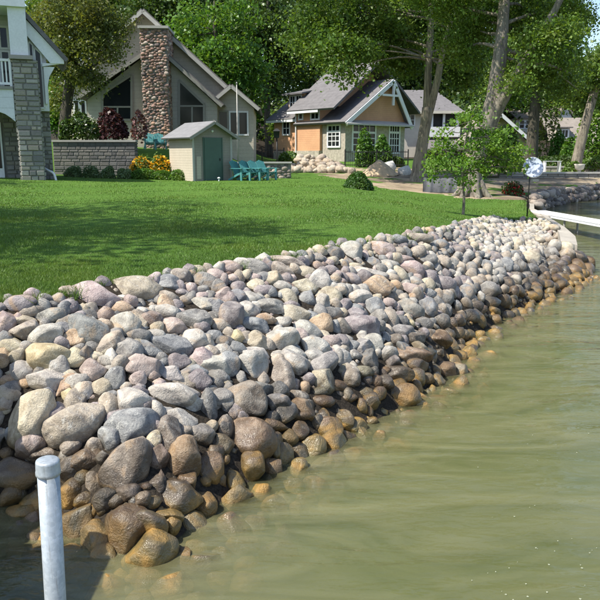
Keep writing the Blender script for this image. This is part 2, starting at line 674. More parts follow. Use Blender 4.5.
sf = mth(nt, 'ADD', mth(nt, 'MULTIPLY', spc.outputs[0], mrange(nt, n1b.outputs[0], 0.40, 0.52)), mth(nt, 'MULTIPLY', mth(nt, 'SUBTRACT', n3.outputs[0], 0.5), 0.8))
c = mixc(nt, mrange(nt, sf, 0.4, 0.6), c, sa)
soil = mixc(nt, mrange(nt, n2.outputs[0], 0.35, 0.65), (0.018, 0.015, 0.012), (0.052, 0.043, 0.033))  # soil pulled near black, painting shade into the gaps between stones
c = mixc(nt, mrange(nt, spc.outputs[1], 0.3, 0.7), c, soil)
L(nt, c, b.inputs['Base Color'])
b.inputs['Roughness'].default_value = 0.95
b.inputs['Specular IOR Level'].default_value = 0.1
bp = N(nt, 'ShaderNodeBump')
bp.inputs['Strength'].default_value = 0.6
bp.inputs['Distance'].default_value = 0.03
L(nt, n2.outputs[0], bp.inputs['Height'])
L(nt, bp.outputs[0], b.inputs['Normal'])
g = link_mesh('ground', gv, gf, m, None, True, cols=gc)
tag(g, 'green lawn running down to the stony lake bank', 'lawn', kind='structure')

# ------------------------------------------------------------------ water: a closed body of murky water
m, nt, out = new_mat('lake_water')
geo = N(nt, 'ShaderNodeNewGeometry')
mp = N(nt, 'ShaderNodeMapping')
mp.inputs['Rotation'].default_value = (0, 0, R(20))
mp.inputs['Scale'].default_value = (0.55, 1.5, 1)
L(nt, geo.outputs['Position'], mp.inputs[0])
w1 = noise(nt, 1.6, 3, 0.55, mp.outputs[0], 0.6)
w2 = noise(nt, 6.5, 3, 0.6, mp.outputs[0], 0.4)
w3 = noise(nt, 0.35, 2, 0.5, geo.outputs['Position'])
amp = mrange(nt, w3.outputs[0], 0.4, 0.6, 0.35, 1.0)
hh = mth(nt, 'MULTIPLY', mth(nt, 'ADD', mth(nt, 'MULTIPLY', w1.outputs[0], 1.0), mth(nt, 'MULTIPLY', w2.outputs[0], 0.30)), amp)
bp = N(nt, 'ShaderNodeBump')
bp.inputs['Strength'].default_value = 1.0
bp.inputs['Distance'].default_value = 0.06
L(nt, hh, bp.inputs['Height'])
tr = N(nt, 'ShaderNodeBsdfTransparent')
gl = N(nt, 'ShaderNodeBsdfGlossy')
gl.inputs['Roughness'].default_value = 0.04
L(nt, bp.outputs[0], gl.inputs['Normal'])
fr = N(nt, 'ShaderNodeFresnel')
fr.inputs['IOR'].default_value = 1.33
L(nt, bp.outputs[0], fr.inputs['Normal'])
mx = N(nt, 'ShaderNodeMixShader')
L(nt, fr.outputs[0], mx.inputs[0])
L(nt, tr.outputs[0], mx.inputs[1])
L(nt, gl.outputs[0], mx.inputs[2])
# film of suspended silt: thick by the bank, thinning out in streaks
spw = N(nt, 'ShaderNodeSeparateXYZ')
L(nt, geo.outputs['Position'], spw.inputs[0])
off = mth(nt, 'SUBTRACT', mth(nt, 'MULTIPLY', spw.outputs[0], 0.72), mth(nt, 'MULTIPLY', spw.outputs[1], 0.62))
mp2 = N(nt, 'ShaderNodeMapping')
mp2.inputs['Rotation'].default_value = (0, 0, R(-40))
mp2.inputs['Scale'].default_value = (0.45, 1.3, 1)
L(nt, geo.outputs['Position'], mp2.inputs[0])
sn = noise(nt, 1.3, 5, 0.6, mp2.outputs[0], 1.6)
near_bank = mrange(nt, off, -2.4, 0.9, 1.0, 0.0)
silt = mth(nt, 'MULTIPLY', mrange(nt, sn.outputs[0], 0.34, 0.68, 0.04, 0.46), mrange(nt, near_bank, 0.0, 1.0, 0.35, 1.0), True)
df = N(nt, 'ShaderNodeBsdfDiffuse')
df.inputs[0].default_value = (0.225, 0.218, 0.112, 1)
mx0 = N(nt, 'ShaderNodeMixShader')
L(nt, silt, mx0.inputs[0])
L(nt, tr.outputs[0], mx0.inputs[1])
L(nt, df.outputs[0], mx0.inputs[2])
L(nt, mx0.outputs[0], mx.inputs[1])
L(nt, mx.outputs[0], out.inputs['Surface'])
va = N(nt, 'ShaderNodeVolumeScatter')
va.inputs['Color'].default_value = (0.47, 0.52, 0.26, 1)
va.inputs['Density'].default_value = 4.6
va.inputs['Anisotropy'].default_value = 0.2
vb = N(nt, 'ShaderNodeVolumeAbsorption')
vb.inputs['Color'].default_value = (0.56, 0.61, 0.44, 1)
vb.inputs['Density'].default_value = 5.4
ad = N(nt, 'ShaderNodeAddShader')
L(nt, va.outputs[0], ad.inputs[0])
L(nt, vb.outputs[0], ad.inputs[1])
L(nt, ad.outputs[0], out.inputs['Volume'])
wb = MB().box(-21.9, 290, -70, 128, -2.3, 0.0)
w = wb.build('water', m)
tag(w, 'murky olive green lake water beside the stone bank', 'water', kind='structure')

# ------------------------------------------------------------------ riprap stones on the bank
CLR = dict(g=(.275, .26, .235), b=(.225, .238, .245), w=(.57, .53, .455), t=(.41, .34, .26), y=(.57, .49, .34), Y=(.60, .49, .25),
           p=(.48, .37, .335), o=(.50, .33, .19), r=(.29, .19, .15), d=(.12, .118, .115), s=(.27, .225, .23), B=(.16, .12, .085),
           O=(.22, .20, .11), W=(.33, .20, .09), l=(.44, .42, .375))
CNAME = dict(g='grey', b='blue-grey', w='off-white', t='tan', y='cream', Y='yellow', p='pinkish', o='orange-tan', r='reddish brown',
             d='dark grey', s='mauve-grey', B='wet brown', O='olive', W='amber brown', l='light grey')
# stones read from the photograph in enlarged crops: (centre x, centre y, width, height, tilt, colour)
TR = {
 (0, 270, 5): [(105,172,145,82,-5,'s'),(8,190,42,50,0,'s'),(222,145,90,52,0,'g'),(290,150,72,72,30,'g'),(250,178,88,48,0,'d'),(350,112,92,58,15,'t'),
  (472,132,232,128,12,'p'),(28,270,95,104,20,'p'),(150,215,130,60,-10,'t'),(88,240,62,52,0,'p'),(245,235,150,78,-15,'g'),(350,190,78,82,0,'s'),
  (360,155,60,38,10,'s'),(405,195,62,42,10,'g'),(440,225,112,62,10,'d'),(320,260,132,72,-10,'t'),(530,235,78,92,20,'r'),(125,315,152,104,-10,'t'),
  (440,310,210,132,20,'b'),(225,345,172,124,-15,'w'),(375,342,112,88,0,'o'),(460,385,88,68,0,'d'),(395,390,60,50,0,'g'),(320,375,92,72,20,'s'),
  (10,335,32,52,0,'s'),(65,385,134,78,5,'y'),(12,450,90,112,0,'o'),(95,430,78,68,-20,'y'),(235,440,218,128,5,'Y'),(375,445,112,104,-15,'y'),
  (480,435,82,54,-10,'y'),(530,410,72,62,0,'y'),(540,460,88,62,0,'w'),(110,510,118,98,15,'l'),(465,510,122,122,0,'p'),
  (250,555,188,108,10,'w'),(340,520,102,54,5,'y'),(390,565,102,84,0,'w'),(575,540,82,112,20,'b'),(40,555,84,64,10,'o'),(125,570,62,52,0,'o')],
 (0, 370, 5): [(510,85,108,80,10,'y'),(50,125,134,94,5,'y'),(160,250,205,310,20,'y'),(378,278,280,185,-35,'t'),(290,235,100,130,0,'s'),  # the mauve-grey entry paints the grey shadow behind the big tan stone
  (545,185,98,132,-10,'y'),(340,130,66,72,0,'Y'),(410,135,84,74,0,'w'),(8,250,44,104,0,'t'),(40,415,78,58,0,'t'),(100,420,42,34,0,'y'),
  (330,435,58,98,5,'w'),(92,515,235,135,8,'t'),(220,425,150,70,0,'t'),(430,460,165,112,-30,'W'),(410,545,74,84,0,'O'),(30,200,52,44,0,'y')],
 (0, 480, 5): [(350,75,115,155,20,'B'),(395,228,162,225,25,'O'),(465,155,56,62,0,'W'),(520,145,62,72,0,'s'),(485,370,50,80,45,'O'),
  (90,300,155,165,0,'b'),(110,180,150,120,10,'B'),(290,455,150,140,0,'d'),(70,470,190,150,0,'B'),(210,545,170,110,0,'d'),(400,480,130,110,15,'O'),(30,390,90,90,0,'B'),(330,570,120,80,0,'B'),(190,120,60,80,0,'B'),(575,105,95,70,0,'B'),(200,340,130,150,0,'d')],
 (110, 260, 5): [(125,148,242,128,8,'t'),(280,118,134,88,8,'b'),(350,90,112,84,10,'t'),(445,60,72,62,10,'y'),(475,110,122,84,15,'g'),
  (525,85,95,78,10,'p'),(285,195,104,78,0,'t'),(360,165,92,40,5,'s'),(370,205,68,52,0,'t'),(445,155,92,44,-10,'g'),(450,185,88,44,-15,'p'),
  (60,195,72,40,5,'w'),(60,245,122,74,5,'o'),(125,230,58,44,0,'g'),(140,282,64,62,20,'g'),(160,258,72,44,5,'w'),(290,265,112,78,5,'w'),
  (345,265,62,44,0,'p'),(470,225,134,78,-5,'w'),(565,195,94,114,10,'p'),(205,310,104,98,0,'r'),(65,340,164,144,0,'w'),(315,340,144,94,10,'p'),
  (415,305,168,108,0,'g'),(520,285,62,54,0,'g'),(550,335,94,74,10,'t'),(590,270,84,112,0,'l'),(20,385,84,84,0,'g'),(140,385,114,74,0,'d'),
  (225,380,104,64,5,'w'),(290,435,222,114,8,'b'),(190,450,144,74,25,'b'),(425,410,132,118,20,'w'),(515,385,92,64,5,'b'),(575,420,92,74,5,'d'),
  (85,460,144,124,5,'l'),(500,465,94,74,0,'t'),(435,500,78,62,0,'p'),(560,460,104,84,20,'w'),(150,540,174,124,5,'p'),(270,515,74,54,0,'b'),
  (345,520,104,94,10,'s'),(300,572,144,84,5,'w'),(530,540,144,114,10,'l'),(420,572,134,84,-10,'b'),(5,490,64,94,0,'w'),(30,578,84,74,0,'l'),(210,580,74,54,0,'p')],
 (110, 370, 5): [(35,60,84,134,20,'b'),(80,88,58,54,0,'t'),(115,160,164,114,15,'w'),(312,130,234,134,5,'w'),(240,205,62,112,-30,'w'),
  (355,255,144,98,20,'w'),(110,290,250,172,-5,'b'),(78,472,222,255,10,'B'),(295,345,124,204,-15,'B'),(370,450,172,214,25,'W'),(485,200,94,194,-5,'d'),
  (555,155,104,114,20,'g'),(450,335,134,114,10,'g'),(500,505,122,168,8,'o'),(575,300,74,134,10,'d'),(440,55,134,114,10,'s'),(545,30,104,64,10,'g'),
  (590,100,54,74,0,'g'),(240,440,100,124,30,'r'),(180,400,80,90,0,'d'),(530,370,74,94,0,'B'),(575,445,44,44,0,'O')],
 (110, 470, 5): [(330,135,232,162,25,'B'),(90,300,245,225,-25,'W'),(215,418,232,190,-42,'O'),(450,490,190,150,0,'O'),(200,170,104,64,-15,'O'),
  (40,155,74,74,0,'B'),(285,240,150,74,0,'O')],
 (220, 240, 5): [(45,145,118,78,5,'p'),(170,140,138,84,5,'g'),(325,115,180,64,5,'t'),(305,160,118,98,0,'t'),(410,85,64,64,0,'b'),(480,95,84,54,0,'g'),
  (560,70,94,74,0,'d'),(540,120,54,44,0,'p'),(490,135,58,58,0,'r'),(420,165,104,68,5,'y'),(545,155,84,54,0,'s'),(355,200,50,48,0,'p'),(500,215,108,114,30,'w'),
  (125,180,58,64,0,'y'),(220,195,94,68,-5,'b'),(65,200,68,58,0,'p'),(15,215,54,94,20,'p'),(90,240,78,64,0,'s'),(175,235,98,78,10,'y'),
  (310,235,114,58,5,'w'),(415,240,134,88,10,'y'),(250,270,84,78,10,'b'),(320,285,64,54,0,'b'),(565,245,84,64,0,'w'),(435,300,94,94,20,'b'),
  (555,290,104,104,0,'y'),(135,290,134,64,5,'w'),(30,300,94,94,0,'p'),(55,395,124,154,15,'s'),(130,350,124,84,0,'w'),(250,340,134,84,0,'g'),
  (360,375,164,94,0,'y'),(350,325,94,44,0,'s'),(230,400,98,64,5,'o'),(310,415,88,58,0,'w'),(165,435,144,88,5,'b'),(555,375,114,74,0,'d'),
  (500,425,124,114,15,'o'),(430,455,144,94,15,'l'),(575,445,54,84,0,'b'),(85,490,84,78,0,'Y'),(180,510,114,104,0,'y'),(310,505,158,124,0,'l'),
  (405,490,74,94,-20,'p'),(475,545,134,108,10,'l'),(550,510,94,64,0,'p'),(20,520,74,74,0,'b'),(95,550,94,84,0,'b'),(170,578,134,74,0,'w'),
  (370,575,114,84,0,'l'),(290,580,74,54,0,'w'),(25,575,84,84,0,'g'),(585,570,54,84,0,'w')],
 (220, 350, 5): [(160,85,144,152,0,'l'),(305,135,118,168,-15,'t'),(375,75,124,164,-25,'l'),(500,95,195,105,-40,'g'),(30,90,114,144,20,'b'),
  (465,30,114,74,0,'l'),(590,60,54,124,0,'g'),(25,265,84,124,-20,'g'),(125,255,204,184,20,'B'),(190,200,144,78,5,'d'),(290,275,114,98,0,'d'),
  (385,235,114,68,0,'t'),(420,190,54,64,0,'o'),(415,305,134,104,20,'o'),(385,330,140,44,-5,'W'),(560,180,88,74,0,'o'),(515,255,114,54,5,'W'),
  (490,210,84,44,0,'O'),(270,378,138,64,5,'W'),(160,445,228,192,15,'o'),(540,400,134,124,0,'o'),(345,440,84,84,0,'O'),(450,480,144,104,0,'O'),
  (30,400,74,134,-5,'B'),(25,550,44,44,0,'W'),(80,310,84,94,0,'s'),(265,480,90,120,0,'B')],
 (330, 230, 5): [(110,115,98,108,-10,'l'),(30,125,74,78,0,'d'),(170,130,44,54,0,'p'),(255,105,128,88,0,'p'),(335,50,94,54,0,'b'),(435,45,144,50,0,'t'),
  (510,45,64,48,0,'s'),(550,80,84,64,0,'b'),(340,110,94,48,0,'t'),(210,165,84,58,0,'b'),(285,175,114,54,0,'w'),(370,150,94,44,0,'p'),(430,115,94,74,0,'t'),
  (475,95,64,54,0,'y'),(480,155,104,64,0,'g'),(490,185,54,54,0,'w'),(400,195,124,84,20,'p'),(570,170,64,74,0,'t'),(125,185,64,38,0,'y'),(60,165,58,38,0,'y'),
  (75,200,48,38,0,'w'),(185,220,174,64,5,'w'),(345,230,94,74,40,'y'),(300,225,64,54,0,'w'),(110,250,94,64,10,'s'),(55,265,58,48,0,'p'),(30,305,104,74,0,'w'),
  (125,300,64,54,0,'w'),(230,290,154,114,5,'o'),(330,285,68,64,0,'o'),(415,265,94,64,0,'l'),(400,305,108,70,5,'p'),(480,275,74,74,20,'y'),(495,245,94,84,0,'s'),
  (565,275,114,78,5,'s'),(485,320,84,54,0,'b'),(575,345,74,84,0,'g'),(135,345,134,84,0,'w'),(300,335,84,54,10,'d'),(290,370,78,58,0,'p'),(210,395,114,108,0,'b'),
  (125,405,94,68,0,'b'),(395,400,134,98,15,'g'),(480,395,104,104,0,'b'),(535,370,64,78,0,'d'),(470,350,84,44,0,'s'),(300,450,78,114,-5,'t'),(25,430,68,74,0,'b'),
  (145,490,188,114,0,'s'),(395,473,52,50,0,'Y'),(465,480,94,84,0,'d'),(555,470,84,94,0,'d'),(360,470,64,84,0,'d'),(205,570,114,94,0,'l'),(45,560,94,74,0,'s'),
  (325,555,74,64,0,'B'),(415,545,114,84,0,'B'),(540,550,124,94,0,'W'),(580,410,54,74,0,'d'),(15,490,54,64,0,'b')],
 (330, 320, 5): [(205,120,108,94,0,'l'),(55,190,88,114,-15,'w'),(190,210,94,124,5,'d'),(285,180,98,94,15,'l'),(120,175,84,54,0,'g'),
  (105,128,84,50,0,'b'),(70,260,68,74,0,'O'),(400,180,204,84,10,'o'),(430,230,114,84,0,'s'),(330,272,164,78,5,'B'),(230,310,64,64,0,'W'),
  (360,380,174,124,10,'o'),(430,335,58,88,-10,'W'),(575,258,104,90,0,'r'),(90,390,84,48,0,'W'),(180,370,74,64,0,'O'),(120,545,114,104,0,'O'),
  (535,398,124,44,0,'W'),(110,310,74,54,0,'o'),(30,330,104,64,0,'W'),(150,262,124,60,0,'O'),(480,165,94,54,0,'O')],
 (440, 210, 6): [(320,290,94,80,0,'s'),(395,345,78,112,0,'b'),(485,355,104,112,0,'d'),(260,490,154,94,-20,'g'),(40,450,98,94,0,'s'),(300,565,114,84,0,'d'),
  (30,530,94,94,0,'l'),(210,435,94,74,0,'t'),(140,440,100,90,0,'s'),(150,510,94,124,0,'b'),(320,80,114,64,0,'w'),(455,205,84,84,0,'w'),(100,400,60,60,0,'w'),
  (270,335,70,70,0,'b'),(120,345,70,70,0,'t'),(25,310,80,70,0,'y'),(210,580,90,70,0,'B'),(100,140,110,44,0,'p'),(235,115,70,60,0,'y'),
  (100,245,90,70,0,'s'),(20,225,60,80,0,'b'),(45,165,60,60,0,'d'),(185,255,80,60,0,'s'),(300,140,90,70,0,'w'),(380,195,90,60,0,'w'),(330,345,90,60,0,'l'),
  (530,300,110,110,0,'y'),(590,200,80,70,0,'y'),(440,280,90,70,0,'b'),(550,370,90,90,0,'d'),(540,440,90,90,0,'B'),(460,410,90,70,0,'B'),(400,450,100,90,0,'B')],
 (500, 190, 6): [(315,232,74,50,0,'y'),(95,330,84,84,0,'y'),(105,445,64,50,0,'l'),(250,500,84,94,0,'B'),(430,495,94,94,0,'o'),(505,560,58,64,0,'W'),
  (470,425,94,54,0,'t'),(450,435,80,70,0,'g'),(515,470,80,70,0,'W'),(390,435,70,70,0,'s'),(420,545,80,60,0,'W'),(540,455,50,60,0,'B'),(460,500,80,70,0,'B'),(400,400,94,60,0,'g'),(270,310,110,80,0,'w'),(200,250,70,60,0,'w'),(160,300,80,70,0,'w'),(340,380,70,60,0,'y'),(340,290,50,60,0,'t'),
  (190,420,90,60,0,'y'),(270,410,60,50,0,'l'),(40,225,60,50,0,'w'),(110,260,80,60,0,'y'),(360,460,80,70,0,'s'),(330,540,90,70,0,'W'),(270,570,90,60,0,'W'),
  (500,460,90,60,0,'W'),(380,340,70,50,0,'y'),(120,390,90,60,0,'w'),(70,280,70,50,0,'w')],
}
traced = []
for (ox, oy, sc_), lst in TR.items():
    for (cx, cy, w_, h_, ang, cl) in lst:
        traced.append((ox + cx / sc_, oy + cy / sc_, w_ / sc_, h_ / sc_, ang, cl))

NVAR = 26
ROCK_MAT = rockmat('riprap_stone', True)
rock_meshes = []
for k in range(NVAR):
    v, f = rock_shape(100 + k, 4, random.uniform(0.2, 1.0))
    me = bpy.data.meshes.new('riprap_rock')
    me.from_pydata(v.tolist(), [], f.tolist())
    me.polygons.foreach_set('use_smooth', np.ones(len(me.polygons), bool))
    me.materials.append(ROCK_MAT)
    rock_meshes.append(me)

cam_rot = Euler((math.pi / 2 - PITCH, 0, 0)).to_matrix()
rocks = []    # dicts: loc, rot (matrix), scale, color key, px, area
for (u, v, w_, h_, ang, cl) in traced:
    p = hit_terrain(u, v)
    if p.z < -0.35:
        p = on_z(u, v, -0.06)
    d = p - Vector((0, 0, CAMZ))
    fw = float(project([p])[1][0])
    rw, rh = w_ / 2 * fw / F * 1.17, h_ / 2 * fw / F * 1.17
    rd = 0.95 * math.sqrt(rw * rh)
    c0 = p + d.normalized() * rd * random.uniform(-0.2, 0.2)
    # frame whose z faces the viewer's side of the bank, x right, y up; tilted in that plane
    rot = cam_rot @ Matrix.Rotation(-R(ang), 3, 'Z') @ Matrix.Rotation(random.choice((0, math.pi)), 3, 'X') @ Matrix.Rotation(random.choice((0, math.pi)), 3, 'Y')
    rocks.append(dict(loc=c0, rot=rot, sc=(rw, rh, rd), cl=cl, px=(u, v), area=w_ * h_, w=w_, h=h_, z=p.z))

for (x, y, z, r_, cl) in [(5.35, 14.75, .30, .20, 'g'), (5.62, 14.7, .26, .21, 't'), (5.9, 14.75, .22, .20, 'B'), (6.12, 14.85, .12, .18, 'W'), (5.5, 14.5, .16, .19, 's'),
                          (5.78, 14.45, .10, .2, 'W'), (6.02, 14.5, .04, .17, 'o'), (5.72, 14.9, .42, .17, 'y'), (5.48, 14.95, .48, .16, 'w'), (6.25, 15.1, .03, .16, 'B')]:
    pxy, fw = project([(x, y, z)])
    w_ = 2 * r_ * F / float(fw[0])
    rot = Euler((random.uniform(0, 6), random.uniform(0, 6), random.uniform(0, 6))).to_matrix()
    rocks.append(dict(loc=Vector((x, y, z)), rot=rot, sc=(r_ * 1.15, r_, r_ * .9), cl=cl, px=(float(pxy[0][0]), float(pxy[0][1])), area=w_ * w_, w=w_ * 1.1, h=w_ * .9, z=z))

# free stones that fill the gaps between them, on the whole length of the bank
tu = np.array([r['px'] for r in rocks])
ta = np.array([(r['w'] / 2, r['h'] / 2) for r in rocks])
fill = []
cells = {}


def bank_ok(x, y):
    dw = dist_line(water_line, x, y)
    lk = in_poly(LAKE, x, y)
    ld = in_poly(LAND, x, y)
    dtp = dist_line(top_line, x, y)
    return np.where(lk, dw < 0.55, np.where(ld, dtp < 0.10, True))


cx_ = rng.uniform(-8.5, 7.2, 90000)
cy_ = rng.uniform(-2.5, 20.0, 90000)
# stay in the strip by the stone bank, not along the far sea wall
ok = bank_ok(cx_, cy_) & (cy_ < 20.0) & ((cy_ < 14.2) | (cx_ < 5.35 + 0.36 * (cy_ - 14.2)))
cx_, cy_ = cx_[ok], cy_[ok]
cz_ = terrain(cx_, cy_)
pp, dd = project(np.stack([cx_, cy_, cz_], 1))
for i in range(len(cx_)):
    u, v = pp[i]
    inframe = dd[i] > 0.5 and -20 < u < 620 and v < 640
    rmax = 0.145 if (not inframe or u > 455) else 0.12
    if cz_[i] < 0.12:
        rmax = 0.135
    r_ = rmax * (0.56 + 0.44 * rng.random() ** (1.3 if cz_[i] > .12 else .7))
    if inframe:
        q = np.hypot((tu[:, 0] - u) / ta[:, 0], (tu[:, 1] - v) / ta[:, 1])
        if (q < (0.88 if u < 455 else 0.75)).any():
            continue
        if u > 445 and v < 250:
            r_ *= 0.8
    key = (int(cx_[i] / 0.3), int(cy_[i] / 0.3))
    clash = False
    for a in (-1, 0, 1):
        for b_ in (-1, 0, 1):
            for (x2, y2, r2) in cells.get((key[0] + a, key[1] + b_), ()):
                if (x2 - cx_[i]) ** 2 + (y2 - cy_[i]) ** 2 < (0.68 * (r_ + r2)) ** 2:
                    clash = True
                    break
    if clash:
        continue
    cells.setdefault(key, []).append((cx_[i], cy_[i], r_))
    pal = 'ggblwwttyypsssodb'
    if inframe and u > 470 and v < 255:
        pal = 'wwyywwypl'
    elif inframe and u > 430:
        pal = 'ggbstlwsdt'
    if cz_[i] < 0.22:
        pal = 'BOWdWBog'
    cl = pal[rng.integers(len(pal))]
    rr = Euler((rng.uniform(0, 6.3), rng.uniform(0, 6.3), rng.uniform(0, 6.3))).to_matrix()
    s3 = (r_ * rng.uniform(0.95, 1.3), r_ * rng.uniform(0.75, 1.0), r_ * rng.uniform(0.65, 0.95))
    lift = 0.1 * r_
    if inframe and u <= 455:
        lift = rng.uniform(-0.45, 0.15) * r_
    fill.append(dict(loc=Vector((cx_[i], cy_[i], cz_[i] + lift)), rot=rr, sc=s3, cl=cl, px=(u, v), z=cz_[i],
                     w=2 * s3[0] * F / max(dd[i], 0.5), h=2 * s3[2] * F / max(dd[i], 0.5), area=(4 * s3[0] * s3[2] * (F / max(dd[i], 0.5)) ** 2) if inframe else 0))

allr = rocks + fill
allr.sort(key=lambda r: -r['area'])
single = [r for r in allr[:300]]
rest = allr[300:]
# labels: colour, size, height on the bank and place along it; ties told apart by their order from the left
for r in single:
    u, v = r['px']
    s_ = math.sqrt(r['area'])
    size = 'huge' if s_ > 42 else 'large' if s_ > 28 else 'mid-sized' if s_ > 19 else 'small'
    asp = max(r['w'], r['h']) / min(r['w'], r['h'])
    shape = 'long' if asp > 1.7 else 'oval' if asp > 1.3 else 'blocky'
    wx, wy = r['loc'].x, r['loc'].y
    dtp = float(dist_line(top_line, wx, wy))
    fr_ = dtp / (dtp + float(dist_line(water_line, wx, wy)) + 1e-6)
    zone = 'half under water' if r['z'] < 0.02 else 'at the waterline' if fr_ > 0.8 else 'low on the bank' if fr_ > 0.55 else 'mid-bank' if fr_ > 0.3 else 'high on the bank' if fr_ > 0.12 else 'touching the lawn'
    along = 'beside the pipe' if (u < 115 and v > 400) else 'at left end' if u < 115 else 'left of centre' if u < 235 else 'at centre' if u < 345 else 'right of centre' if u < 450 else 'towards the concrete wall'
    r['key'] = (size, CNAME[r['cl']], shape, zone, along)
from collections import defaultdict
grp = defaultdict(list)
for r in single:
    grp[r['key']].append(r)
ORD = ['first', 'second', 'third', 'fourth', 'fifth', 'sixth', 'seventh', 'eighth', 'ninth', 'tenth', 'eleventh', 'twelfth', 'thirteenth']
for k, lst in grp.items():
    size, cn, shape, zone, along = k
    if len(lst) == 1:
        lst[0]['label'] = f'{size} {cn} {shape} stone {zone}, {along}'
    else:
        lst.sort(key=lambda r: r['px'][0])
        for i, r in enumerate(lst):
            r['label'] = f'{size} {cn} {shape} stone {zone}, {along}, {ORD[min(i, 12)]} from left'
for i, r in enumerate(single):
    o = bpy.data.objects.new('riprap_rock', rock_meshes[(i * 7) % NVAR])
    COL.objects.link(o)
    o.matrix_world = Matrix.Translation(r['loc']) @ r['rot'].to_4x4() @ Matrix.Diagonal((*r['sc'], 1))
    c = CLR[r['cl']]
    j = random.uniform(0.74, 1.06)
    o.color = (c[0] * j, c[1] * j * random.uniform(.97, 1.03), c[2] * j * random.uniform(.95, 1.05), 1)
    tag(o, r['label'], 'rock', 'stones of the lake bank')
vs, fs, cs = [], [], []
nv = 0
shapes2 = [rock_shape(300 + k, 2, random.uniform(0.2, 1)) for k in range(14)]
for i, r in enumerate(rest):
    v, f = shapes2[i % 14]
    v = (v * np.array(r['sc'])) @ np.array(r['rot']).T + np.array(r['loc'])
    vs.append(v)
    fs.append(f + nv)
    nv += len(v)
    cs.append(np.tile(np.array(CLR[r['cl']]) * random.uniform(0.70, 1.04), (len(v), 1)))
# small cobbles and gravel lying between and under the stones
gx_ = rng.uniform(-8.5, 6.6, 30000)
gy_ = rng.uniform(-2.5, 20, 30000)
ok = bank_ok(gx_, gy_) & ((gy_ < 14.2) | (gx_ < 5.35 + 0.36 * (gy_ - 14.2)))
gx_, gy_ = gx_[ok], gy_[ok]
gz_ = terrain(gx_, gy_)
v1, f1 = ICO[1]
keys = 'gdbtspyBr'
for i in range(len(gx_)):
    r_ = rng.uniform(0.02, 0.055)
    v = v1 * (r_ * rng.uniform(0.6, 1.3, 3)) * (1 + 0.15 * rng.normal(size=(len(v1), 1))) + np.array([gx_[i], gy_[i], gz_[i] - 0.01 - rng.uniform(0, 0.03)])
    vs.append(v)
    fs.append(f1 + nv)
    nv += len(v)
    cs.append(np.tile(np.array(CLR[keys[rng.integers(len(keys))]]) * 0.8, (len(v), 1)))
o = link_mesh('riprap_cobbles', np.concatenate(vs), np.concatenate(fs), rockmat('riprap_small', False), None, True, np.concatenate(cs))
tag(o, 'smaller grey and tan cobbles filling gaps between the bank stones', 'cobbles', kind='stuff')
# ------------------------------------------------------------------ grass blades
NB = 520000
uu = rng.uniform(-160, 640, NB)
vv = 176 + (rng.random(NB) ** 0.75) * 150
cxp = (uu - 300) / F
cyp = (300 - vv) / F
dy = math.cos(PITCH) + cyp * math.sin(PITCH)
dz = -math.sin(PITCH) + cyp * math.cos(PITCH)
zz = np.full(NB, 1.1)
for _ in range(8):
    t = (zz - CAMZ) / dz
    zz = 0.5 * zz + 0.5 * land_z(cxp * t, dy * t)
t = (zz - CAMZ) / dz
bx, by = cxp * t, dy * t
bz = terrain(bx, by)
ok = in_poly(LAND, bx, by) & (by < 40) & (by > 3) & ~in_poly(SAND, bx, by)
bx, by, bz = bx[ok], by[ok], bz[ok]
n = len(bx)
h = (0.014 + 0.018 * rng.random(n)) * (1 + 0.008 * by)
edge = dist_line(top_line, bx, by)
h *= 1 + 1.1 * np.exp(-(edge / 0.12) ** 2)
wd = 0.00055 * by * rng.uniform(0.7, 1.3, n)
ang = rng.uniform(0, 6.283, n)
lean = rng.normal(0, 0.55, (n, 2)) * h[:, None]
p0 = np.stack([bx - np.cos(ang) * wd, by - np.sin(ang) * wd, bz - 0.01], 1)
p1 = np.stack([bx + np.cos(ang) * wd, by + np.sin(ang) * wd, bz - 0.01], 1)
p2 = np.stack([bx + lean[:, 0], by + lean[:, 1], bz + h], 1)
# uneven tufts hanging over the first stones
tl = np.array([(p.x, p.y, p.z) for p in tp_w])
sg = rng.integers(0, len(tl) - 1, 60)
tc0 = tl[sg] + (tl[sg + 1] - tl[sg]) * rng.random((60, 1)) + np.concatenate([rng.normal(0, 0.06, (60, 2)), np.zeros((60, 1))], 1)
tn = 26
tb = np.repeat(tc0, tn, 0) + np.concatenate([rng.normal(0, 0.035, (60 * tn, 2)), np.zeros((60 * tn, 1))], 1)
th_ = rng.uniform(0.04, 0.11, 60 * tn)
ta_ = rng.uniform(0, 6.283, 60 * tn)
tw_ = 0.0045
q0 = tb + np.stack([-np.cos(ta_) * tw_, -np.sin(ta_) * tw_, np.full(len(tb), -.04)], 1)
q1 = tb + np.stack([np.cos(ta_) * tw_, np.sin(ta_) * tw_, np.full(len(tb), -.04)], 1)
q2 = tb + np.concatenate([rng.normal(0, 0.6, (len(tb), 2)) * th_[:, None] + np.array([.25, -.3]) * th_[:, None], th_[:, None]], 1)
p0, p1, p2 = np.concatenate([p0, q0]), np.concatenate([p1, q1]), np.concatenate([p2, q2])
n = len(p0)
gvv = np.stack([p0, p1, p2], 1).reshape(-1, 3)
gff = np.arange(3 * n).reshape(-1, 3)
o = link_mesh('grass', gvv, gff, leafmat('grass_blade', (0.100, 0.178, 0.034), 0.35, 0.3, 0.5, 0.2))
tag(o, 'short mown green grass of the lawn above the stones', 'grass', kind='stuff')

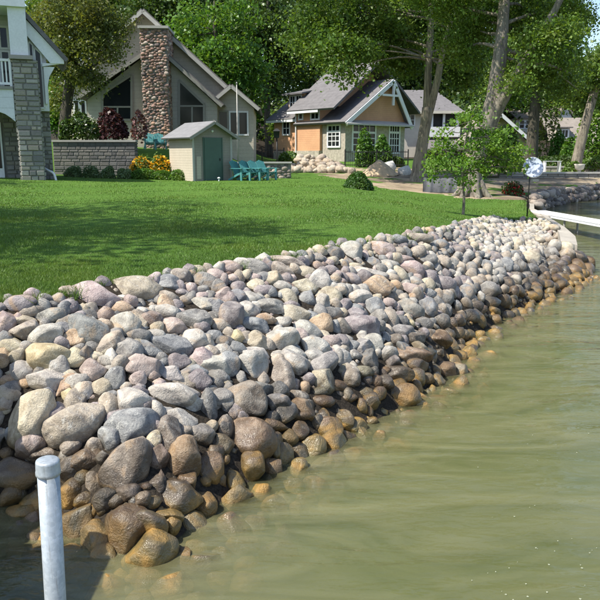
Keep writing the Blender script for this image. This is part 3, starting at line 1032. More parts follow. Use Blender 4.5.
# ------------------------------------------------------------------ trees and plants
BARK_GREY = barkmat('bark_grey', (0.30, 0.26, 0.20))
BARK_BIG = barkmat('bark_maple', (0.27, 0.235, 0.19), 4.5)
BARK_DARK = barkmat('bark_dark', (0.10, 0.085, 0.065))
G_DARK = leafmat('leaf_dark', (0.052, 0.102, 0.024), 0.45, 0.3)
G_MID = leafmat('leaf_mid', (0.092, 0.168, 0.032), 0.45, 0.4)
G_MAPLE = leafmat('leaf_maple', (0.108, 0.192, 0.036), 0.45, 0.42)
G_BRIGHT = leafmat('leaf_bright', (0.085, 0.190, 0.030), 0.4, 0.42, yellow=0.35)
G_SAP = leafmat('leaf_sapling', (0.120, 0.235, 0.035), 0.35, 0.45, yellow=0.3)
G_OLIVE = leafmat('leaf_olive', (0.125, 0.160, 0.045), 0.45, 0.38, yellow=0.25)
G_BOX = leafmat('leaf_box', (0.13, 0.205, 0.085), 0.3, 0.25, yellow=0.1)
G_PURPLE = leafmat('leaf_purple', (0.060, 0.022, 0.026), 0.5, 0.3, yellow=0.1)
G_PINK = leafmat('leaf_pink', (0.20, 0.10, 0.10), 0.5, 0.3, yellow=0.1)
G_FLOWER = leafmat('petal_yellow', (0.75, 0.42, 0.02), 0.25, 0.25, yellow=0.1)
G_WHITE = leafmat('petal_white', (0.70, 0.70, 0.66), 0.1, 0.2, yellow=0.0)
G_RED = leafmat('petal_red', (0.42, 0.03, 0.03), 0.3, 0.2, yellow=0.0)


def leaves(cent, size, up=0.35, outward=None):
    n = len(cent)
    d = rng.normal(size=(n, 3))
    d /= np.linalg.norm(d, axis=1, keepdims=True)
    nr = rng.normal(size=(n, 3))
    nr[:, 2] += up * 3
    if outward is not None:
        nr += outward * 0.8
    nr /= np.linalg.norm(nr, axis=1, keepdims=True)
    a = d - nr * (d * nr).sum(1, keepdims=True)
    a /= np.linalg.norm(a, axis=1, keepdims=True) + 1e-9
    a[:, 2] -= 0.25
    b_ = np.cross(nr, a)
    s = size * rng.uniform(0.6, 1.35, (n, 1))
    v = np.stack([cent - a * s * 0.55, cent + b_ * s * 0.42 + nr * s * 0.10, cent + a * s * 0.6 - nr * s * 0.12, cent - b_ * s * 0.42 + nr * s * 0.10], 1).reshape(-1, 3)
    return v, np.arange(4 * n).reshape(-1, 4)


def blob_leaves(blobs, nclump, per, sigma, shell=0.35):
    """blobs: (centre, (rx,ry,rz), weight); leaves sit in clumps spread through each blob"""
    cs = []
    wsum = sum(b_[2] for b_ in blobs)
    for c, r, wgt in blobs:
        k = max(2, int(nclump * wgt / wsum))
        d = rng.normal(size=(k, 3))
        d /= np.linalg.norm(d, axis=1, keepdims=True)
        rad = (shell + (1 - shell) * rng.random((k, 1)) ** 0.6)
        cc = np.array(c) + d * rad * np.array(r)
        for q in cc:
            m_ = int(per * rng.uniform(0.5, 1.5))
            sg = sigma * rng.uniform(0.6, 1.35)
            pts = rng.normal(size=(m_, 3)) * np.array([sg, sg, sg * 0.55])
            pts[:, 2] -= 0.18 * (pts[:, 0] ** 2 + pts[:, 1] ** 2) / sg
            cs.append(pts + q)
    return np.concatenate(cs)


def spline(pts, rad, k=5):
    pts = [Vector(p) for p in pts]
    P_, R_ = [], []
    n = len(pts)
    for i in range(n - 1):
        p0, p1, p2, p3 = pts[max(i - 1, 0)], pts[i], pts[i + 1], pts[min(i + 2, n - 1)]
        for j in range(k):
            t = j / k
            P_.append(0.5 * ((2 * p1) + (p2 - p0) * t + (2 * p0 - 5 * p1 + 4 * p2 - p3) * t * t + (3 * p1 - p0 - 3 * p2 + p3) * t ** 3))
            R_.append(rad[i] * (1 - t) + rad[i + 1] * t)
    P_.append(pts[-1])
    R_.append(rad[-1])
    return P_, R_


def limb(mb, a, b_, r0, r1, n=7, sag=0.15):
    a, b_ = Vector(a), Vector(b_)
    ln = (b_ - a).length
    mid = (a + b_) / 2 + Vector((random.uniform(-.1, .1), random.uniform(-.1, .1), sag)) * ln
    p, r = spline([a, mid, b_], [r0, (r0 + r1) / 2, r1], 4)
    mb.tube(p, r, n, 0.05)


def tree(name, label, base, trunks, blobs, leafm, bark, nclump, per, sigma, leaf, group=None, limbs=10, cat='tree', rseg=12, jitter=0.03):
    """trunks: list of ([points], [radii]) in world coordinates"""
    base = Vector(base)
    t = thing(name, label, cat, base, 0, group)
    mb = MB()
    for pts, rad in trunks:
        p, r = spline([Vector(q) - base for q in pts], rad, 5)
        mb.tube(p, r, rseg, jitter)
    src = trunks[1:3] if name == 'shade_tree' else trunks[:2]
    for i in range(limbs):
        c, r, _w = blobs[i % len(blobs)]
        tgt = Vector(c) - base + Vector((random.uniform(-.6, .6) * r[0], random.uniform(-.6, .6) * r[1], random.uniform(-.5, .6) * r[2]))
        cand = []
        for _ in range(7):
            pts, rad = random.choice(src)
            k = random.uniform(max(0, len(pts) - 3.6), len(pts) - 1.001)
            a_, f_ = int(k), k - int(k)
            cand.append((Vector(pts[a_]).lerp(Vector(pts[a_ + 1]), f_) - base, rad[a_] * (1 - f_) + rad[a_ + 1] * f_))
        e, er = min(cand, key=lambda q: (q[0] - tgt).length + max(0, q[0].z - tgt.z) * .8)
        limb(mb, e, tgt, min(er * 0.42, 0.10), 0.012, 6, random.uniform(-.06, .16))
    mb.build('trunk', bark, t, True)
    lc = blob_leaves([(Vector(c) - base, r, w_) for c, r, w_ in blobs], nclump, per, sigma)
    v, f = leaves(lc, leaf)
    link_mesh('crown', v, f, leafm, t, False)
    return t


def bush(name, label, pos, r, leafm, n, leaf, group=None, cat='shrub', extra=None, stem=True):
    """rounded shrub: leaves on an uneven dome, short stems inside"""
    pos = Vector(pos)
    t = thing(name, label, cat, pos, 0, group)
    d = rng.normal(size=(n, 3))
    d[:, 2] = np.abs(d[:, 2]) - 0.15
    d /= np.linalg.norm(d, axis=1, keepdims=True)
    rad = 0.55 + 0.45 * rng.random((n, 1)) ** 0.45
    k = rng.normal(size=(3, 3)) * 2.2
    rad *= 1 + 0.10 * np.sin(d @ k).sum(1, keepdims=True)
    pts = d * rad * np.array(r) + np.array([0, 0, r[2] * 0.12])
    v, f = leaves(pts, leaf, 0.3, d)
    link_mesh('foliage', v, f, leafm, t)
    if extra:
        em, en, es = extra
        d2 = rng.normal(size=(en, 3))
        d2[:, 2] = np.abs(d2[:, 2]) * 1.0
        d2 /= np.linalg.norm(d2, axis=1, keepdims=True)
        v, f = leaves(d2 * np.array(r) * rng.uniform(0.9, 1.12, (en, 1)), es, 0.8, d2)
        link_mesh('blossom', v, f, em, t)
    if stem:
        mb = MB()
        for i in range(6):
            a = random.uniform(0, 6.28)
            mb.tube([(0.05 * math.cos(a), 0.05 * math.sin(a), -0.08), (0.6 * r[0] * math.cos(a), 0.6 * r[1] * math.sin(a), r[2] * 0.7)], [0.025, 0.008], 5)
        mb.build('stem', BARK_DARK, t)
    return t


def lift(p, dz):
    return Vector((p[0], p[1], p[2] + dz))


# --- the big leaning maple on the lawn
def px_blob(u, v, D, rpx, rz=None, w=None, ry=None):
    m_ = D / F
    rz = rz or rpx
    return (P(u, v, D), (rpx * m_, (ry or rpx) * m_, rz * m_), w or rpx * rz)


D1 = 24.6
b1 = hit_land(472, 196)
D1 = b1.y
p0 = Vector((b1.x, b1.y, b1.z - 0.1))
tr1 = [([p0, P(473, 180, D1), P(480, 145, D1), P(491, 112, D1), P(497, 75, D1 + .2), P(502, 35, D1 + .4), P(505, -10, D1 + .8), P(512, -80, D1 + 1)],
        [0.54, 0.38, 0.33, 0.36, 0.29, 0.25, 0.21, 0.14]),
       ([P(489, 130, D1), P(503, 98, D1 - .3), P(519, 72, D1 - .6), P(537, 42, D1 - .9), P(556, 8, D1 - 1.2), P(580, -40, D1 - 1.5)],
        [0.24, 0.25, 0.21, 0.17, 0.13, 0.08])]
# root flare
for k in range(7):
    a = k * 0.9 + 0.3
    tr1.append(([p0 + Vector((0.25 * math.cos(a), 0.25 * math.sin(a), 0.75)), p0 + Vector((0.5 * math.cos(a), 0.5 * math.sin(a), 0.28)), p0 + Vector((0.92 * math.cos(a), 0.92 * math.sin(a), -0.02))], [0.2, 0.17, 0.07]))
bl1 = [px_blob(464, 10, D1 + 2.5, 34, 28), px_blob(540, 62, D1 + 2, 34, 24), px_blob(528, 8, D1 + 3, 36, 30), px_blob(566, 84, D1 + 3, 24, 14),
       px_blob(555, 20, D1 + 1, 34, 30), px_blob(462, 42, D1 + 2, 22, 20), 
       px_blob(470, -70, D1, 90, 50, 2600), px_blob(545, -85, D1, 60, 45, 2000), px_blob(440, -14, D1 + 1.5, 42, 18), px_blob(542, 42, D1 - 2, 22, 18), px_blob(520, 80, D1 - 1.5, 15, 10), px_blob(560, 30, D1 - 2, 20, 14)]
tree('maple_tree', 'large leaning maple with a twisted forked grey trunk at the edge of the lawn', b1, tr1, bl1, G_MAPLE, BARK_BIG, 700, 105, 0.34, 0.095, limbs=18, rseg=18, jitter=0.07)

# --- the tall straight tree to the left of it
b2 = hit_land(418, 181)
D2 = b2.y
tr2 = [([lift(b2, -0.1), P(418, 172, D2), P(423, 140, D2), P(428, 108, D2)], [0.52, 0.36, 0.29, 0.30]),
       ([P(427, 112, D2), P(428, 75, D2), P(430, 40, D2), P(432, -5, D2), P(436, -60, D2)], [0.23, 0.19, 0.17, 0.14, 0.09]),
       ([P(429, 112, D2), P(437, 82, D2 - .3), P(442, 55, D2 - .5), P(452, 15, D2 - .8), P(462, -40, D2 - 1)], [0.23, 0.18, 0.15, 0.12, 0.08])]
bl2 = [px_blob(320, 28, D2 + 2, 34, 26), px_blob(365, 18, D2 + 1, 42, 26), px_blob(410, 8, D2 + 4, 40, 24), px_blob(343, 46, D2 - 1, 34, 16), px_blob(390, 48, D2 + 3, 26, 16),
       px_blob(352, 70, D2 - 2, 16, 7), px_blob(462, 62, D2 + 3, 24, 24), px_blob(408, 66, D2 + 3, 12, 9),
       px_blob(380, -70, D2, 110, 50, 3200), px_blob(456, 20, D2 + 3, 30, 28)]
tree('shade_tree', 'tall pale barked tree with a forked trunk beside the sand pile', b2, tr2, bl2, G_MID, BARK_GREY, 700, 95, 0.46, 0.14, limbs=15, rseg=14, jitter=0.05)

# --- sapling in front
bs = hit_land(463, 215)
Ds = bs.y
trs = [([lift(bs, -0.05), P(464, 195, Ds), P(462, 165, Ds), P(468, 130, Ds), P(476, 105, Ds)], [0.045, 0.036, 0.03, 0.02, 0.008])]
bls = [px_blob(470, 118, Ds, 14, 16), px_blob(484, 142, Ds + .2, 22, 16), px_blob(450, 152, Ds - .2, 18, 16), px_blob(505, 152, Ds, 20, 13), px_blob(440, 168, Ds, 14, 11),
       px_blob(470, 168, Ds - .2, 18, 14), px_blob(500, 135, Ds + .2, 14, 12), px_blob(515, 165, Ds, 10, 9), px_blob(462, 182, Ds, 12, 7), px_blob(490, 165, Ds, 14, 10), px_blob(446, 135, Ds, 10, 12)]
tree('sapling', 'young bright green sapling with a thin stem in front of the leaning maple', bs, trs, bls, G_SAP, BARK_GREY, 165, 32, 0.13, 0.07, limbs=30, rseg=8)

# --- olive coloured tree hanging over the left of the grey house
bo = P(64, 150, 40.0)
bo.z = float(land_z(bo.x, bo.y))
tro = [([lift(bo, -.1), P(66, 110, 40), P(74, 60, 40), P(82, 10, 40), P(86, -60, 40)], [0.4, 0.3, 0.26, 0.2, 0.1])]
blo = [px_blob(85, 25, 38, 34, 26), px_blob(106, 22, 38, 22, 20), px_blob(62, 12, 39, 26, 24), px_blob(72, 62, 39, 26, 18), px_blob(100, 50, 37.5, 22, 13), px_blob(52, 50, 39, 15, 22),
       px_blob(60, 95, 40.5, 10, 22), px_blob(90, 78, 38.5, 16, 10), px_blob(90, -50, 39, 70, 40, 1600), px_blob(46, 20, 40, 16, 20)]
tree('olive_tree', 'drooping olive green tree hanging over the left roof of the grey house', bo, tro, blo, G_OLIVE, BARK_DARK, 360, 80, 0.40, 0.12, limbs=24)

# --- trunks and trees by the right shore
bt3 = P(531, 163, 58)
bt3.z = float(land_z(bt3.x, bt3.y))
tree('shore_tree', 'tall straight trunked tree behind the round dish', bt3, [([lift(bt3, -.1), P(533, 130, 58), P(536, 95, 58), P(540, 55, 58), P(541, 0, 58)], [0.55, 0.44, 0.4, 0.34, 0.2]),
     ([P(537, 90, 58), P(550, 70, 58), P(565, 60, 57)], [0.25, 0.18, 0.08])],
     [px_blob(540, 50, 58, 34, 24), px_blob(570, 88, 57, 24, 13), px_blob(515, 60, 59, 26, 24), px_blob(555, 20, 58, 28, 22), px_blob(505, 85, 60, 20, 14)], G_MAPLE, BARK_DARK, 300, 80, 0.6, 0.19, limbs=16)
bt4 = P(575, 177, 47)
bt4.z = float(land_z(bt4.x, bt4.y))
tree('leaning_tree', 'tree leaning right at the right edge above the far shore', bt4, [([lift(bt4, -.1), P(577, 160, 47), P(584, 130, 47), P(592, 100, 47), P(601, 70, 47), P(612, 30, 47)], [0.5, 0.34, 0.3, 0.28, 0.24, 0.12])],
     [px_blob(600, 68, 47, 22, 16), px_blob(622, 60, 47, 28, 20), px_blob(585, 92, 48, 16, 12)], G_MID, BARK_GREY, 160, 70, 0.5, 0.17, limbs=14)
GRP = 'trees and shrubs along the far right shore'
for i, (nm, lab, u, vb, D, rpx, rz, lm, n_, lf) in enumerate([
    ('leafy_shrub', 'bright yellow-green shrub at the right edge of the picture', 592, 158, 52, 15, 24, G_SAP, 1700, .2),
    ('leafy_shrub', 'upright fresh green shrub before the windows of the tan house', 558, 163, 60, 9, 17, G_BRIGHT, 1100, .2),
    ('leafy_shrub', 'green bush between the tan house and the leaning tree', 566, 165, 56, 9, 14, G_BRIGHT, 900, .2),
    ('leafy_shrub', 'shady shrub behind the sapling and left of the round dish', 500, 168, 44, 22, 26, G_MID, 2600, .18),
    ('leafy_shrub', 'loose tall shrub just right of the straight dark trunk', 548, 160, 62, 10, 36, G_OLIVE, 900, .2),
    ('leafy_shrub', 'low green shrub on the terrace right of the white bench', 573, 172, 46, 10, 6, G_MID, 700, .14),
    ('leafy_shrub', 'dark low hedge behind the white bench', 552, 172, 50, 24, 9, G_DARK, 1800, .16),
    ('leafy_shrub', 'green hedge on the terrace at the far right edge', 592, 170, 48, 14, 8, G_MID, 900, .14)]):
    q = P(u, vb, D)
    q.z = min(q.z, float(land_z(q.x, q.y)) + 0.25)
    m_ = D / F
    bush(nm, lab, q, (rpx * m_, rpx * m_ * 0.8, rz * 2 * m_ * 0.85), lm, n_, lf, GRP)

# --- wood behind the houses
wood = [(215, 62, 36, 52, G_BRIGHT, 'bright green maple behind the grey house'), (165, 72, 10, 45, G_DARK, 'dark tree showing above the peak of the grey house'),
        (268, 74, 20, 46, G_DARK, 'dark tree between the grey house and the peach house'), (318, 84, 30, 48, G_MID, 'broad tree behind the roof of the peach house'),
        (368, 92, 50, 50, G_DARK, 'dark tree behind the ridge of the peach house'), (20, 66, 30, 50, G_MID, 'green tree behind the white house'),
        (60, 60, 100, 22, G_BRIGHT, 'fresh green small tree between the white and the grey house'), (112, 78, 8, 45, G_MID, 'tree top over the left roof of the grey house'),
        (425, 96, 40, 48, G_DARK, 'dark tree behind the hip roofed house'), (475, 100, 60, 46, G_DARK, 'dark tree behind the leaning maple'),
        (515, 112, 85, 40, G_MID, 'tree behind the tan roofed houses'), (560, 118, 84, 34, G_MAPLE, 'rounded tree above the white gable at right'),
        (598, 110, 88, 28, G_DARK, 'dark tree above the roof at the right edge'), (240, 92, -10, 50, G_DARK, 'tall dark tree far behind the bright maple'),
        (545, 135, 62, 26, G_OLIVE, 'olive far tree below the patch of sky'), (290, 70, 118, 16, G_MID, 'small green tree beside the left end of the peach house'),
        (345, 100, -5, 55, G_DARK, 'tall dark tree far behind the peach house'), (190, 100, -20, 55, G_DARK, 'tall dark tree far behind the grey chimney'),
        (455, 112, 0, 55, G_DARK, 'tall dark tree far behind the forked trunk')]
for (u, D, v, rp, lm, lab) in wood:
    c = P(u, v, D)
    m_ = D / F
    bz_ = float(land_z(c.x, c.y))
    base = Vector((c.x, c.y, bz_))
    r = rp * m_
    bl = [(c, (r * .8, r * .8, r * .8), 3)]
    for k in range(6):
        a = k * 1.05 + random.uniform(-.3, .3)
        bl.append((c + Vector((math.cos(a) * r * .6, math.sin(a) * r * .5, random.uniform(-.75, .6) * r)), (r * .45, r * .45, r * .38), 1))
    lowz = max(bz_ + 0.8, c.z - r * 1.7)
    bl.append((Vector((c.x, c.y, (lowz + c.z) / 2)), (r * .8, r * .7, max(0.5, (c.z - lowz) / 2)), 2))
    tree('wood_tree', lab, base, [([lift(base, -.2), (c + base) / 2 + Vector((random.uniform(-.5, .5), 0, 0)), c, lift(c, r * .6)], [0.42, 0.3, 0.2, 0.06])], bl, lm, BARK_DARK,
         int(120 + r * 26), 80, 0.10 * r + 0.25, 0.17 + 0.0012 * D, 'trees of the wood behind the houses', limbs=12, rseg=8)
# far wooded rise closing the view
cs = []
for k in range(130):
    x = -75 + 170 * rng.random()
    y = 118 + 30 * rng.random() + abs(x) * 0.05
    top = 26 if x < 42 else 9
    hz = rng.uniform(2, top)
    pts = rng.normal(size=(260, 3)) * np.array([2.6, 2.0, 2.0]) + np.array([x, y, float(land_z(x, y)) + hz])
    cs.append(pts)
v, f = leaves(np.concatenate(cs), 0.9)
o = link_mesh('far_wood', v, f, G_DARK)
tag(o, 'dark far wood closing the view behind the houses', 'wood', kind='stuff')

cs = []
for k in range(190):
    x = -26 + 76 * rng.random()
    y = 80 + 26 * rng.random()
    if x > 24:
        y += 22
    hz = rng.uniform(0.5, 7)
    cs.append(rng.normal(size=(170, 3)) * np.array([1.6, 1.3, 1.3]) + np.array([x, y, float(land_z(x, y)) + hz]))
v, f = leaves(np.concatenate(cs), 0.42)
o = link_mesh('undergrowth', v, f, G_DARK)
tag(o, 'dark undergrowth between the trees behind the houses', 'undergrowth', kind='stuff')
# --- shade trees standing left of the picture on the same lawn
for (x, y, zc, r, lab) in [(-8.6, 8.7, 10.0, 2.3, 'shade tree on the lawn outside the left edge, nearest the water'), (-11.8, 12.2, 9.0, 2.8, 'shade tree on the lawn outside the left edge, farther back'),
                           (-22, 22.5, 9.5, 3.6, 'shade tree beside the white house outside the left edge')]:
    z0 = float(land_z(x, y))
    c = Vector((x, y, z0 + zc))
    bl = [(c + Vector((random.uniform(-.7, .7) * r, random.uniform(-.9, .9) * r, random.uniform(-1.7, 1.4) * r)), (r * .45, r * .55, r * .32), 1) for k in range(13)]
    tree('lawn_tree', lab, (x, y, z0), [([(x, y, z0 - .1), (x + .1, y, z0 + zc * .5), (x, y + .1, z0 + zc)], [0.3, 0.22, 0.1])], bl, G_MID, BARK_GREY, 85, 50, 0.5, 0.17, 'shade trees left of the picture', limbs=20)

# ------------------------------------------------------------------ building materials
M_WHITE = plain('white_paint', (0.74, 0.75, 0.76), 0.5, 0.06, 1.5)
M_WSIDE = plain('white_siding', (0.66, 0.68, 0.70), 0.55, 0.06, 1.5, siding=0.42)
M_GSIDE = plain('grey_beige_siding', (0.47, 0.425, 0.35), 0.7, 0.12, 1.2, siding=0.24)
M_GTRIM = plain('grey_trim', (0.26, 0.25, 0.225), 0.6, 0.1)
M_LTRIM = plain('light_grey_trim', (0.42, 0.41, 0.38), 0.6, 0.1)
M_ROOFG = plain('grey_shingle', (0.145, 0.135, 0.135), 0.9, 0.22, 2.5, 0.4, 22, siding=0.24, sdepth=0.3)
M_ROOFD = plain('charcoal_shingle', (0.150, 0.143, 0.145), 0.9, 0.22, 2.5, 0.4, 22, siding=0.24, sdepth=0.3)
M_ROOFT = plain('tan_shingle', (0.24, 0.21, 0.18), 0.9, 0.2, 2.0, 0.4, 20, siding=0.26, sdepth=0.3)
M_SHEDR = plain('shed_shingle', (0.20, 0.20, 0.205), 0.85, 0.15, 3, 0.3, 30, siding=0.18, sdepth=0.3)
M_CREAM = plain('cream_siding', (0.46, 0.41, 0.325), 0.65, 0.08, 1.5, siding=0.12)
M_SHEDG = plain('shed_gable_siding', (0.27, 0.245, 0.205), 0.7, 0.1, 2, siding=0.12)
M_GREEN = plain('green_door', (0.060, 0.110, 0.090), 0.5, 0.1)
M_PEACH = plain('peach_siding', (0.56, 0.31, 0.17), 0.7, 0.1, 1.2, siding=0.15)
M_TANW = plain('tan_wall', (0.42, 0.35, 0.27), 0.75, 0.1)
M_CREAMW = plain('cream_wall', (0.58, 0.54, 0.46), 0.7, 0.08)
M_STONE = vcmat('stone_blocks')
M_MORTAR = plain('mortar', (0.22, 0.21, 0.19), 0.95, 0.2, 4, 0.5)
M_CONC = plain('concrete', (0.36, 0.33, 0.28), 0.9, 0.22, 1.6, 0.6, 14)
M_TEAL = plain('teal_paint', (0.08, 0.27, 0.27), 0.5, 0.1)
M_BLACK = plain('black_metal', (0.02, 0.02, 0.02), 0.5, 0.1)
M_DECK = plain('weathered_deck', (0.30, 0.27, 0.23), 0.85, 0.2, 4, 0.4)
M_GLASS = glassmat('window_glass')
M_PSHADE = plain('porch_shade', (0.03, 0.03, 0.032), 0.8, 0.2)
PAL_GREY = [(.30, .29, .26), (.25, .245, .23), (.36, .345, .31), (.21, .205, .20), (.33, .30, .25)]
PAL_FIELD = [(.36, .23, .18), (.42, .31, .25), (.24, .165, .14), (.50, .41, .35), (.30, .185, .15), (.15, .12, .115), (.44, .28, .20), (.38, .24, .20)]
PAL_TAN = [(.48, .43, .35), (.40, .36, .29), (.54, .49, .41), (.34, .30, .25)]


def stone_face(parent, o, ax, nrm, w_, h_, sw, sh, pal, name='stone_facing', depth=0.05):
    """a coursed stone facing on a wall plane: o = lower corner, ax = horizontal direction, nrm = outward"""
    o, ax, nrm = Vector(o), Vector(ax).normalized(), Vector(nrm).normalized()
    up = Vector((0, 0, 1))
    mb = MB()
    z = 0.0
    while z < h_ - 0.01:
        ch = min(sh * random.uniform(0.7, 1.3), h_ - z)
        if h_ - z - ch < sh * 0.4:
            ch = h_ - z
        x = 0.0
        while x < w_ - 0.01:
            cw = min(sw * random.uniform(0.55, 1.5), w_ - x)
            if w_ - x - cw < sw * 0.35:
                cw = w_ - x
            g_ = 0.012
            t_ = 0.022
            dp = depth * random.uniform(0.6, 1.2)
            c = random.choice(pal)
            j = random.uniform(0.85, 1.15)
            mb.col = tuple(k * j for k in c)
            b0 = [(x + g_, z + g_), (x + cw - g_, z + g_), (x + cw - g_, z + ch - g_), (x + g_, z + ch - g_)]
            f0 = [(x + g_ + t_, z + g_ + t_), (x + cw - g_ - t_, z + g_ + t_), (x + cw - g_ - t_, z + ch - g_ - t_), (x + g_ + t_, z + ch - g_ - t_)]
            vs_ = [o + ax * a + up * b_ + nrm * 0.002 for a, b_ in b0] + [o + ax * a + up * b_ + nrm * dp for a, b_ in f0]
            mb.add(vs_, [(4, 5, 6, 7), (0, 1, 5, 4), (1, 2, 6, 5), (2, 3, 7, 6), (3, 0, 4, 7)])
            x += cw
        z += ch
    ob = mb.build(name, M_STONE, parent, False, True)
    ob['kind'] = 'stuff'
    return ob


def field_face(parent, o, ax, nrm, w_, h_, s, pal, name='fieldstone_facing'):
    """rounded field stones set in mortar"""
    o, ax, nrm = Vector(o), Vector(ax).normalized(), Vector(nrm).normalized()
    up = Vector((0, 0, 1))
    v1, f1 = ICO[2]
    vs_, fs_, cs_ = [], [], []
    n = 0
    pts = []
    for _ in range(int(w_ * h_ / (s * s) * 22)):
        a, b_ = random.uniform(s * .4, w_ - s * .4), random.uniform(s * .3, h_ - s * .3)
        r_ = s * random.uniform(0.38, 0.75)
        if any((a - q[0]) ** 2 + ((b_ - q[1]) * 1.3) ** 2 < (0.78 * (r_ + q[2])) ** 2 for q in pts):
            continue
        pts.append((a, b_, r_))
        sv = v1 * (1 + 0.1 * np.sin(v1 @ rng.normal(size=(3, 1)) * 2.5 + rng.uniform(0, 6)))
        loc = o + ax * a + up * b_
        pv = np.array(loc)[None] + np.outer(sv[:, 0] * r_ * 1.1, np.array(ax)) + np.outer(sv[:, 1] * r_ * 0.8, np.array(up)) + np.outer(sv[:, 2] * r_ * 0.5, np.array(nrm))
        vs_.append(pv)
        fs_.append(f1 + n)
        n += len(pv)
        cs_.append(np.tile(np.array(random.choice(pal)) * random.uniform(.8, 1.2), (len(pv), 1)))
    ob = link_mesh(name, np.concatenate(vs_), np.concatenate(fs_), M_STONE, parent, True, np.concatenate(cs_))
    ob['kind'] = 'stuff'
    return ob


def window(parent, o, ax, nrm, w_, h_, cols=2, rows=2, fr=0.09, mat=None, transom=0.0, name='window'):
    """o = lower left corner of the opening on the wall face; frame stands proud, pane set back in it"""
    o, ax, nrm = Vector(o), Vector(ax).normalized(), Vector(nrm).normalized()
    up = Vector((0, 0, 1))
    mat = mat or M_WHITE
    mb = MB()

    def rect(a0, a1, b0, b1, d0, d1):
        pts = [o + ax * a + up * b_ + nrm * d for d in (d0, d1) for a, b_ in ((a0, b0), (a1, b0), (a1, b1), (a0, b1))]
        mb.add(pts, [(3, 2, 1, 0), (4, 5, 6, 7), (0, 1, 5, 4), (1, 2, 6, 5), (2, 3, 7, 6), (3, 0, 4, 7)])
    rect(-fr, 0, -fr, h_ + fr, 0.003, 0.08)
    rect(w_, w_ + fr, -fr, h_ + fr, 0.003, 0.08)
    rect(0.0005, w_ - 0.0005, h_, h_ + fr, 0.003, 0.08)
    rect(0.0005, w_ - 0.0005, -fr, 0, 0.003, 0.10)
    mt_ = fr * 0.45
    for c in range(1, cols):
        a = w_ * c / cols
        rect(a - mt_ / 2, a + mt_ / 2, 0.001, h_ - 0.001, 0.012, 0.05)
    for r_ in range(1, rows):
        b_ = h_ * r_ / rows
        rect(0.001, w_ - 0.001, b_ - mt_ / 2, b_ + mt_ / 2, 0.012, 0.047)
    if transom:
        b_ = h_ * transom
        rect(0.001, w_ - 0.001, b_ - fr / 2, b_ + fr / 2, 0.012, 0.06)
    wo_ = mb.build(name, mat, parent)
    pb = MB()
    pts = [o + ax * a + up * b_ + nrm * d for d in (0.004, 0.02) for a, b_ in ((0, 0), (w_, 0), (w_, h_), (0, h_))]
    pb.add(pts, [(3, 2, 1, 0), (4, 5, 6, 7), (0, 1, 5, 4), (1, 2, 6, 5), (2, 3, 7, 6), (3, 0, 4, 7)])
    pb.build('pane', M_GLASS, wo_)
    return wo_


def poly_window(parent, pts, y, fr, mat, bars=()):
    """odd-shaped window on a wall facing local -y: pts = (x, z) outline"""
    mb = MB()
    n = len(pts)
    for i in range(n):
        a, b_ = pts[i], pts[(i + 1) % n]
        mb.bar((a[0], y - 0.04, a[1]), (b_[0], y - 0.04, b_[1]), fr, 0.09, up=(0, 1, 0))
    for a, b_ in bars:
        mb.bar((a[0], y - 0.035, a[1]), (b_[0], y - 0.035, b_[1]), fr * .7, 0.06, up=(0, 1, 0))
    wo_ = mb.build('window', mat, parent)
    MB().prism(pts, y - 0.022, y - 0.005).build('pane', M_GLASS, wo_)
    return wo_


def roof_slope(parent, a, b_, y0, y1, th, mat, name='roof'):
    """slab over the line a->b (x,z), running from y0 to y1"""
    dx, dz_ = b_[0] - a[0], b_[1] - a[1]
    ln = math.hypot(dx, dz_)
    nx_, nz_ = -dz_ / ln * th, dx / ln * th
    if nz_ < 0:
        nx_, nz_ = -nx_, -nz_
    return MB().prism([a, b_, (b_[0] + nx_, b_[1] + nz_), (a[0] + nx_, a[1] + nz_)], y0, y1).build(name, mat, parent)


# ------------------------------------------------------------------ white house, left edge
o0 = P(46, 178, 30)
o0.z = float(land_z(o0.x, o0.y)) - 0.02
H = thing('white_house', 'white and stone house with a railed balcony at the left edge', 'house', o0, R(20))
mX = 30 / F / 1.064
X = lambda u: (P(u, 90, 30).x - P(46, 90, 30).x) / 1.064
Z = lambda v: P(46, v, 30).z - P(46, 178, 30).z
MB().box(X(21.2), X(45), 0.06, 1.1, -0.2, Z(57)).build('column_core', M_MORTAR, H)
stone_face(H, (X(21), 0.06, 0), (1, 0, 0), (0, -1, 0), X(45.2) - X(21), Z(57), 0.36, 0.20, PAL_GREY)
stone_face(H, (X(45), 0.06, 0), (0, 1, 0), (1, 0, 0), 1.04, Z(57), 0.36, 0.20, PAL_GREY)
stone_face(H, (X(21.2), 1.1, 0), (0, -1, 0), (-1, 0, 0), 1.04, Z(57), 0.36, 0.20, PAL_GREY)
MB().box(X(18.5), X(41.5), -0.1, 1.2, Z(57) + .003, Z(53)).build('column_cap', M_GTRIM, H)
MB().box(X(20), X(37.5), 0.05, 1.0, Z(53) + .003, Z(5)).build('upper_post', M_WHITE, H)
MB().box(X(-62), X(37.5) + .004, -0.12, 2.0, Z(5) + .003, Z(-6)).build('porch_beam', M_WHITE, H)
MB().prism([(X(-60), Z(-6) + .003), (X(28), Z(-6) + .003), (X(-10), Z(-44))], 0.3, 0.5).build('gable_wall', M_WSIDE, H)
arch = [(X(-60), Z(87)), (X(-60), Z(108)), (X(-8), Z(108)), (X(3), Z(109)), (X(10), Z(111.5)), (X(15), Z(115)), (X(19.6), Z(119)), (X(19.6), Z(87))]
MB().prism(arch[::-1], 0.12, 0.4).build('arched_beam', M_WSIDE, H)
MB().box(X(-60), X(19.6), 0.05, 2.4, Z(87) + .003, Z(84)).build('balcony_floor', M_GTRIM, H)
MB().box(X(-60), X(19.4), 0.14, 0.26, Z(59), Z(56.5)).build('handrail', M_WHITE, H)
